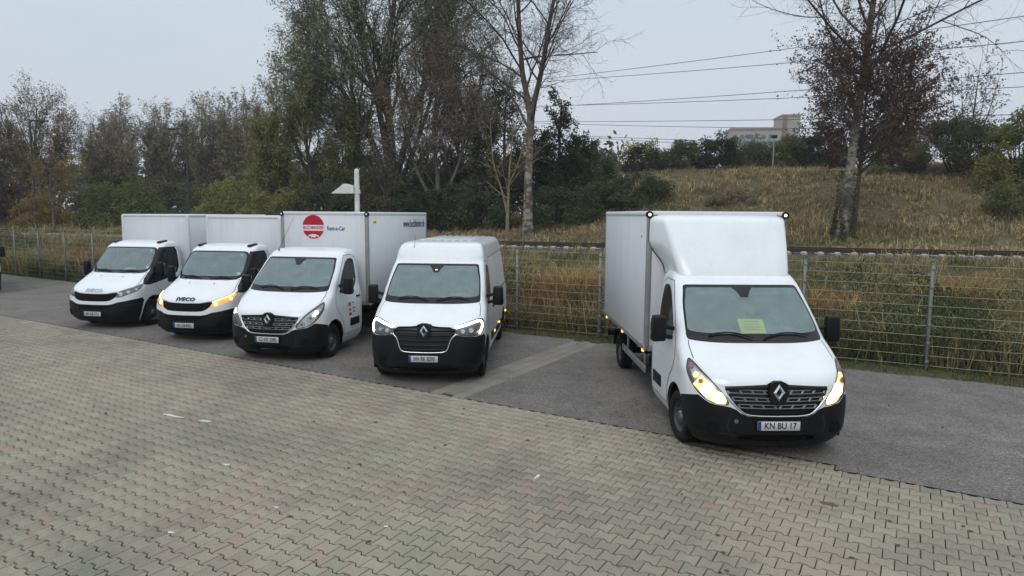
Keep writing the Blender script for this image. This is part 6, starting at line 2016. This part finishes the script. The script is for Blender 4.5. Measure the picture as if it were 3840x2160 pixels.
# ---- dark wood far behind the left trees (reads as one mass)
g = np.random.default_rng(600)
n = 26000
xs_ = g.uniform(-130, 14, n); ys_ = 92 - 0.15 * xs_ + g.normal(0, 4, n)
hh = 4.5 + 3.0 * vnoise(xs_, ys_, 9, 5) + 1.5 * vnoise(xs_, ys_, 3, 6)
p = np.stack([xs_, ys_, terrain(xs_, ys_) + hh * g.random(n) ** 0.7], -1)
V, F = cards(p, 0.42, g)
link('far_thicket', fast_mesh('far_thicket', V, F), LF['darkbrown'], kind='stuff', label='dark low thicket far behind the left trees')

# ---- grasses
def blade_mat(name, stops, scale):
    m = bpy.data.materials.new(name); m.use_nodes = True
    n, l = m.node_tree.nodes, m.node_tree.links; n.clear()
    o = n.new('ShaderNodeOutputMaterial'); g = n.new('ShaderNodeNewGeometry')
    c1 = ramp(n, l, world_noise(n, l, scale, 4, 0.55), stops)
    c2 = ramp(n, l, g.outputs['Random Per Island'], [(0, (0.45, 0.45, 0.45)), (0.5, (0.95, 0.95, 0.9)), (0.95, (1.5, 1.45, 1.3)), (1, (2.3, 2.2, 1.9))])
    c = mixc(n, l, 1.0, c1, c2, 'MULTIPLY')
    d = n.new('ShaderNodeBsdfDiffuse'); t = n.new('ShaderNodeBsdfTranslucent'); l.new(c, d.inputs[0]); l.new(c, t.inputs[0])
    mx = n.new('ShaderNodeMixShader'); mx.inputs[0].default_value = 0.3
    l.new(d.outputs[0], mx.inputs[1]); l.new(t.outputs[0], mx.inputs[2]); l.new(mx.outputs[0], o.inputs[0])
    return m
def blades(x, y, h, w, g, bend=0.35, z=None):
    n = len(x); z = terrain(x, y) if z is None else z
    a = g.uniform(0, 2 * PI, n); d = np.stack([np.cos(a), np.sin(a), 0 * a], -1); s = np.stack([-np.sin(a), np.cos(a), 0 * a], -1)
    b = (bend * g.uniform(0.1, 1.2, n) * h)[:, None]
    base = np.stack([x, y, z - 0.03], -1); up = np.array([0, 0, 1.0])
    w = (w * g.uniform(.6, 1.3, n))[:, None]; H = h[:, None]
    mid = base + up * H * 0.58 + d * b * 0.35; tip = base + up * H * 0.97 + d * b
    V = np.stack([base - s * w, base + s * w, mid - s * w * .8, mid + s * w * .8, tip], 1).reshape(-1, 3)
    i = (np.arange(n) * 5)[:, None]
    F = np.vstack([i + [0, 1, 3], i + [0, 3, 2], i + [2, 3, 4]])
    return V, F
M['reed'] = blade_mat('tall_dry_grass', [(0.30, (0.085, 0.115, 0.045)), (0.42, (0.14, 0.155, 0.065)), (0.52, (0.24, 0.215, 0.105)), (0.60, (0.32, 0.255, 0.13)), (0.75, (0.24, 0.21, 0.11))], 0.42)
M['hillgrass'] = blade_mat('slope_grass', [(0.30, (0.19, 0.185, 0.09)), (0.45, (0.31, 0.26, 0.15)), (0.58, (0.44, 0.355, 0.22)), (0.70, (0.31, 0.235, 0.155))], 0.25)
M['verge'] = blade_mat('verge_grass', [(0.3, (0.06, 0.085, 0.02)), (0.55, (0.10, 0.11, 0.03)), (0.7, (0.14, 0.12, 0.045))], 1.2)
M['weed'] = leaf_mat('weed_leaf', [(0.030, 0.048, 0.016), (0.055, 0.078, 0.026), (0.085, 0.10, 0.036)], 0.8)
def tufts(cx, cy, h0, per, g, w, spread=0.10, bend=0.7, lean=None):
    """blades radiating from tuft centres"""
    n = len(cx); i = np.repeat(np.arange(n), per); m = len(i)
    a = g.uniform(0, 2 * PI, m); r = np.abs(g.normal(0, spread, m)) * (0.6 + h0[i])
    x = cx[i] + r * np.cos(a); y = cy[i] + r * np.sin(a)
    h = h0[i] * g.uniform(0.45, 1.15, m)
    z = terrain(x, y)
    d = np.stack([np.cos(a), np.sin(a), 0 * a], -1); s_ = np.stack([-np.sin(a), np.cos(a), 0 * a], -1)
    rr_ = g.uniform(0, 2 * PI, m); mixd = np.stack([np.cos(rr_), np.sin(rr_), 0 * a], -1)
    d = unit(d + 0.8 * mixd + 1e-6)
    b = (bend * g.uniform(0.15, 1.3, m) * h)[:, None]
    base = np.stack([x, y, z - 0.03], -1); up = np.array([0, 0, 1.0]); H = h[:, None]
    ww = (w * g.uniform(.6, 1.3, m))[:, None]
    mid = base + up * H * 0.60 + d * b * 0.30; tip = base + up * (H * 0.95 - 0.25 * b) + d * b
    V = np.stack([base - s_ * ww, base + s_ * ww, mid - s_ * ww * .8, mid + s_ * ww * .8, tip], 1).reshape(-1, 3)
    k = (np.arange(m) * 5)[:, None]
    return V, np.vstack([k + [0, 1, 3], k + [0, 3, 2], k + [2, 3, 4]])
M['straw'] = blade_mat('pale_straw', [(0.30, (0.24, 0.235, 0.12)), (0.55, (0.37, 0.32, 0.18)), (0.7, (0.30, 0.27, 0.14))], 0.6)
M['orangegrass'] = blade_mat('orange_dry_grass', [(0.30, (0.29, 0.18, 0.08)), (0.55, (0.39, 0.255, 0.12)), (0.7, (0.30, 0.22, 0.11))], 0.8)
g = np.random.default_rng(700)
# tall grass between fence and track
n = 15000
x = g.uniform(-34, 21, n); t = g.random(n) ** 1.3
y0 = yfence(x) + 0.25; y1 = ytrack(x) - 2.6
y = y0 + (y1 - y0) * t
cl = vnoise(x, y, 1.3, 8); c2 = vnoise(x, y, 4.0, 9)
keep = g.random(n) < (0.30 + 0.95 * cl)
x, y, cl, c2, t = x[keep], y[keep], cl[keep], c2[keep], t[keep]
h = (0.45 + 0.75 * c2 + 0.55 * cl) * g.uniform(0.6, 1.2, len(x)) * (1 - 0.72 * t)
V, F = tufts(x, y, h, 13, g, 0.011, 0.11, 0.75)
link('tall_grass', fast_mesh('tall_grass', V, F), M['reed'], kind='stuff', label='tall dry grass and reeds between the fence and the railway')
# pale arching stalks
n = 3400
x = g.uniform(-34, 20, n); y = yfence(x) + 0.2 + 8.0 * g.random(n) ** 1.2
keep = g.random(n) < sstep(0.35, 0.75, vnoise(x, y, 1.6, 21)); x, y = x[keep], y[keep]
V, F = tufts(x, y, g.uniform(0.8, 1.65, len(x)), 7, g, 0.008, 0.06, 0.9)
link('straw_stalks', fast_mesh('straw_stalks', V, F), M['straw'], kind='stuff', label='pale arching straw stalks rising behind the fence')
# orange clump behind the empty bay, and smaller ones
cx, cy, ch = [], [], []
for (ax, ay, rx_, ry_, num, hh_) in ((1.9, 19.3, 1.25, 1.1, 190, 1.35), (7.3, 16.6, 0.9, 0.9, 60, 1.2), (-21.5, 33.0, 2.6, 1.2, 120, 1.1), (11.6, 17.4, 1.0, 0.8, 40, 1.1), (-1.9, 21.0, 0.8, 0.8, 40, 1.0)):
    cx += list(g.normal(ax, rx_ * .5, num)); cy += list(g.normal(ay, ry_ * .5, num)); ch += list(hh_ * g.uniform(.6, 1.2, num))
cx, cy, ch = map(np.array, (cx, cy, ch)); ok = cy > yfence(cx) + 0.2
V, F = tufts(cx[ok], cy[ok], ch[ok], 26, g, 0.010, 0.12, 0.8)
link('orange_grass', fast_mesh('orange_grass', V, F), M['orangegrass'], kind='stuff', label='orange-brown clumps of dead grass behind the fence')
# green weeds and brambles low behind the fence, thickest towards the right
n = 190000
x = g.uniform(-34, 16, n); y = yfence(x) + 0.2 + 6.0 * g.random(n) ** 1.5
c = vnoise(x, y, 2.0, 11)
right = sstep(7.0, 9.5, x)
keep = g.random(n) < 0.25 + sstep(0.45, 0.85, c + 0.42 * right); x, y, c, right = x[keep], y[keep], c[keep], right[keep]
mound = (0.35 + 0.55 * sstep(0.45, 0.8, c) + 0.45 * right) * (0.55 + 0.7 * vnoise(x, y, 0.7, 22))
z = terrain(x, y) + g.random(len(x)) ** 0.6 * mound
V, F = cards(np.stack([x, y, z], -1), 0.032, g, 0, 0.7)
link('weeds', fast_mesh('weeds', V, F), M['weed'], kind='stuff', label='green weeds and brambles tangled behind the fence')
# slope and far side of the track
n = 26000
x = g.uniform(-60, 44, n); e = 2.0 + 34 * g.random(n) ** 1.1; y = ytrack(x) + e
keep = (np.abs(x) < 0.82 * y + 2) & (g.random(n) < 0.25 + 1.0 * vnoise(x, y, 1.8, 12)); x, y = x[keep], y[keep]
h = 0.14 + 0.42 * vnoise(x, y, 2.6, 13) * g.uniform(0.5, 1.3, len(x)) + 0.25 * (vnoise(x, y, 0.9, 31) > 0.72)
V, F = tufts(x, y, h, 12, g, 0.026, 0.20, 1.1)
link('slope_grass', fast_mesh('slope_grass', V, F), M['hillgrass'], kind='stuff', label='dry brown and olive grass on the slope beyond the railway')
# low dark brush patches over the slope
n = 60000
x = g.uniform(-50, 44, n); e = 2.5 + 30 * g.random(n); y = ytrack(x) + e
c = vnoise(x, y, 3.2, 41) * 0.6 + vnoise(x, y, 1.1, 42) * 0.4
keep = (np.abs(x) < 0.82 * y + 2) & (g.random(n) < sstep(0.56, 0.74, c)); x, y, c = x[keep], y[keep], c[keep]
V, F = cards(np.stack([x, y, terrain(x, y) + g.random(len(x)) * 0.45], -1), 0.06, g, 0, 0.6)
link('slope_brush', fast_mesh('slope_brush', V, F), LF['browntree'], kind='stuff', label='low reddish-brown brush scattered over the slope')
# taller stalks beside the track
n = 900
x = g.uniform(-40, 26, n); y = ytrack(x) - g.uniform(2.3, 3.8, n)
keep = g.random(n) < sstep(0.40, 0.7, vnoise(x, y, 3.0, 14)); x, y = x[keep], y[keep]
V, F = tufts(x, y, g.uniform(0.25, 0.8, len(x)), 9, g, 0.012, 0.08, 0.8)
link('trackside_grass', fast_mesh('trackside_grass', V, F), M['straw'], kind='stuff', label='loose tufts of grass beside the rails')
# verge between asphalt and fence
n = 60000
x = g.uniform(-30, 16, n); y = ygrass(x) + (yfence(x) + 0.25 - ygrass(x)) * g.random(n)
keep = g.random(n) < 0.35 + 0.9 * vnoise(x, y, 0.5, 15); x, y = x[keep], y[keep]
V, F = blades(x, y, g.uniform(0.03, 0.11, len(x)), 0.006, g, 0.8, z=np.full(len(x), -0.02))
link('verge_grass', fast_mesh('verge_grass', V, F), M['verge'], kind='stuff', label='short mossy grass strip along the foot of the fence')
mm = MB()
xv = np.linspace(-60, 30, 181)
Vv = []
for a in xv: Vv += [(a, float(ygrass(a)) - 0.03, -0.012), (a, float(yfence(a)) + 1.2, -0.012)]
mm.add(Vv, [(2 * i, 2 * i + 2, 2 * i + 3, 2 * i + 1) for i in range(len(xv) - 1)])
vm_, vn, vl, vb = new_mat('verge_soil')
vl.new(ramp(vn, vl, world_noise(vn, vl, 6, 6, .7), [(0.35, (0.035, 0.035, 0.018)), (0.6, (0.075, 0.085, 0.028))]), vb.inputs['Base Color']); vb.inputs['Roughness'].default_value = 1
mm.build('verge', vm_, kind='structure')

# ================================================================== FAR THINGS
# apartment block
M['concrete'] = pmat('far_concrete', (0.36, 0.35, 0.32), 0.9, var=0.2, vscale=0.3)
M['farwin'] = pmat('far_window', (0.10, 0.11, 0.13), 0.3)
M['balc'] = pmat('far_balcony', (0.30, 0.31, 0.37), 0.9, var=0.2, vscale=0.5)
M['brick'] = pmat('far_red_brick', (0.24, 0.13, 0.115), 0.9, var=0.2, vscale=0.5)
M['trimf'] = pmat('far_cornice', (0.36, 0.24, 0.18), 0.9)
ab = thing('apartment_block', 'distant grey apartment block with a red stair tower, just left of the big tree', 'building', (93.0, 260.0, 3.8), R(-6))
m = MB(); m.box((0, 6, 14), (18.5, 12, 36)); m.build('wall', M['concrete'], ab)
m = MB(); m.box((0, 5.9, 32.4), (18.9, 12.6, 0.8)); m.build('roof', M['trimf'], ab)
m = MB(); m.box((12.6, 6, 16.5), (6.6, 12, 41)); tw = m.build('stair_tower', M['concrete'], ab)
m = MB(); m.box((10.2, -0.15, 18), (1.7, 0.5, 38.5)); m.build('brick_panel', M['brick'], tw)
m = MB(); m.box((12.6, 5.9, 37.3), (7.0, 12.5, 0.6)); m.build('tower_roof', M['trimf'], tw)
wm = None
for fl in range(6):
    z = 29.2 - 2.9 * fl
    for k in range(7):
        xx = -8.0 + 2.65 * k
        if k in (2, 5, 6):
            continue
        m = MB(); m.box((xx, -0.03, z), (1.5, 0.12, 1.5)); m.build('window', M['farwin'], ab)
    for xx in (-2.7, 6.2):
        m = MB(); m.box((xx, -0.9, z - 1.25), (3.6, 1.8, 1.0)); bl = m.build('balcony', M['balc'], ab)
        m = MB(); m.box((xx, -0.04, z + 0.1), (3.2, 0.14, 1.6)); m.build('balcony_window', M['farwin'], bl)
    m = MB(); m.box((13.6, -0.03, z + 2.5), (1.2, 0.12, 1.2)); m.build('tower_window', M['farwin'], tw)
# small lamp on the crest
M['polegrey'] = pmat('pale_pole', (0.36, 0.38, 0.32), 0.7, var=0.2)
def lamp(name, label, x, y, h, arm, head, mat, r=0.06):
    o = thing(name, label, 'street lamp', (x, y, float(terrain(x, y))), 0)
    m = MB(); m.cyl((0, 0, 0), (0, 0, h), r, r * 0.7, n=8); m.build('pole', mat, o)
    m = MB()
    if arm: m.tube([(0, 0, h - 0.05), (arm * 0.3, 0, h + 0.05), (arm, 0, h + 0.06)], r * 0.6, 6)
    m.rbox((arm, 0, h + 0.02), head, 0.03, 2)
    m.build('lamp_head', M['ink'], o)
    return o
lamp('street_lamp', 'small pale lamp with a dark head on the crest of the slope', 21.3, 55.5, 2.75, 0, (0.42, 0.3, 0.22), M['polegrey'], 0.055)
lamp('street_lamp', 'dark lamp post with a long arm in front of the brown-leaved left tree', -36.2, 51.0, 8.3, 1.05, (0.7, 0.25, 0.10), M['darkpole'], 0.10)
lamp('street_lamp', 'dark lamp post with its arm pointing left, in front of the poplars', -25.0, 52.0, 7.7, -0.95, (0.7, 0.25, 0.10), M['darkpole'], 0.09)
# small trunk-like orange tree near the left edge
g = np.random.default_rng(720)
res = tree_general(g, [([(0, 0, 0), (0.05, 0, 1.6), (-0.1, 0, 3.0), (0.1, 0, 4.4)], 0.09, 0.02)],
    [dict(n=14, t0=0.35, t1=1.0, ang=66, angsd=10, ratio=0.52, seg=5, wig=0.10, up=0.03, rr=0.5, rmin=0.014)],
    dict(n=9, t0=0.15, t1=1.0, ang=42, angsd=15, ratio=0.4, seg=3, wig=0.2, up=0.02, rr=0.6, rmin=0.008), leaf=(2600, 0.065, 0.07))
assemble('young_tree', 'small spreading tree with orange leaves near the left edge, before the thicket', 'tree', -32.2, 47.0, 'trees', res, BK['grey'], BK['twig'], LF['orange'])

# overhead lines
M['cable'] = pmat('overhead_cable', (0.10, 0.105, 0.14), 0.6)
WL = [(25.9, 23.6), (25.0, 21.0), (20.9, 17.9), (20.7, 16.4), (18.0, 13.6), (17.4, 12.0), (15.5, 10.1), (15.2, 9.0)]
names_ = ['topmost', 'second from the top', 'third from the top', 'fourth from the top', 'fourth from the bottom', 'third from the bottom', 'second from the bottom', 'lowest']
XL, YL, XR, YR = 16.0, 110.0, 54.0, 70.0
for k, (zl_, zr) in enumerate(WL):
    m = MB(); pts_ = []
    for i in range(41):
        t = -0.9 + 2.7 * i / 40
        pts_.append((XL + (XR - XL) * t, YL + (YR - YL) * t, CAM_H - 3.0 + zl_ + (zr - zl_) * t + 1.4 * (t * t - t) * 0.45))
    m.tube(pts_, 0.045, 4)
    o = m.build('overhead_line', M['cable'], label=names_[k] + ' of the eight overhead lines crossing the sky on the right', category='power line', group='overhead lines')

# ---- thin autumn haze
hm, hn, hl_, hb = new_mat('autumn_haze')
hn.clear()
ho_ = hn.new('ShaderNodeOutputMaterial'); hv = hn.new('ShaderNodeVolumePrincipled')
hv.inputs['Color'].default_value = (0.80, 0.85, 0.93, 1); hv.inputs['Density'].default_value = 0.0006; hv.inputs['Anisotropy'].default_value = 0.0
hl_.new(hv.outputs[0], ho_.inputs['Volume'])
m = MB(); m.box((0, 0, 23.0), (2200, 2200, 51)); m.build('haze', hm, kind='stuff', label='thin autumn haze')
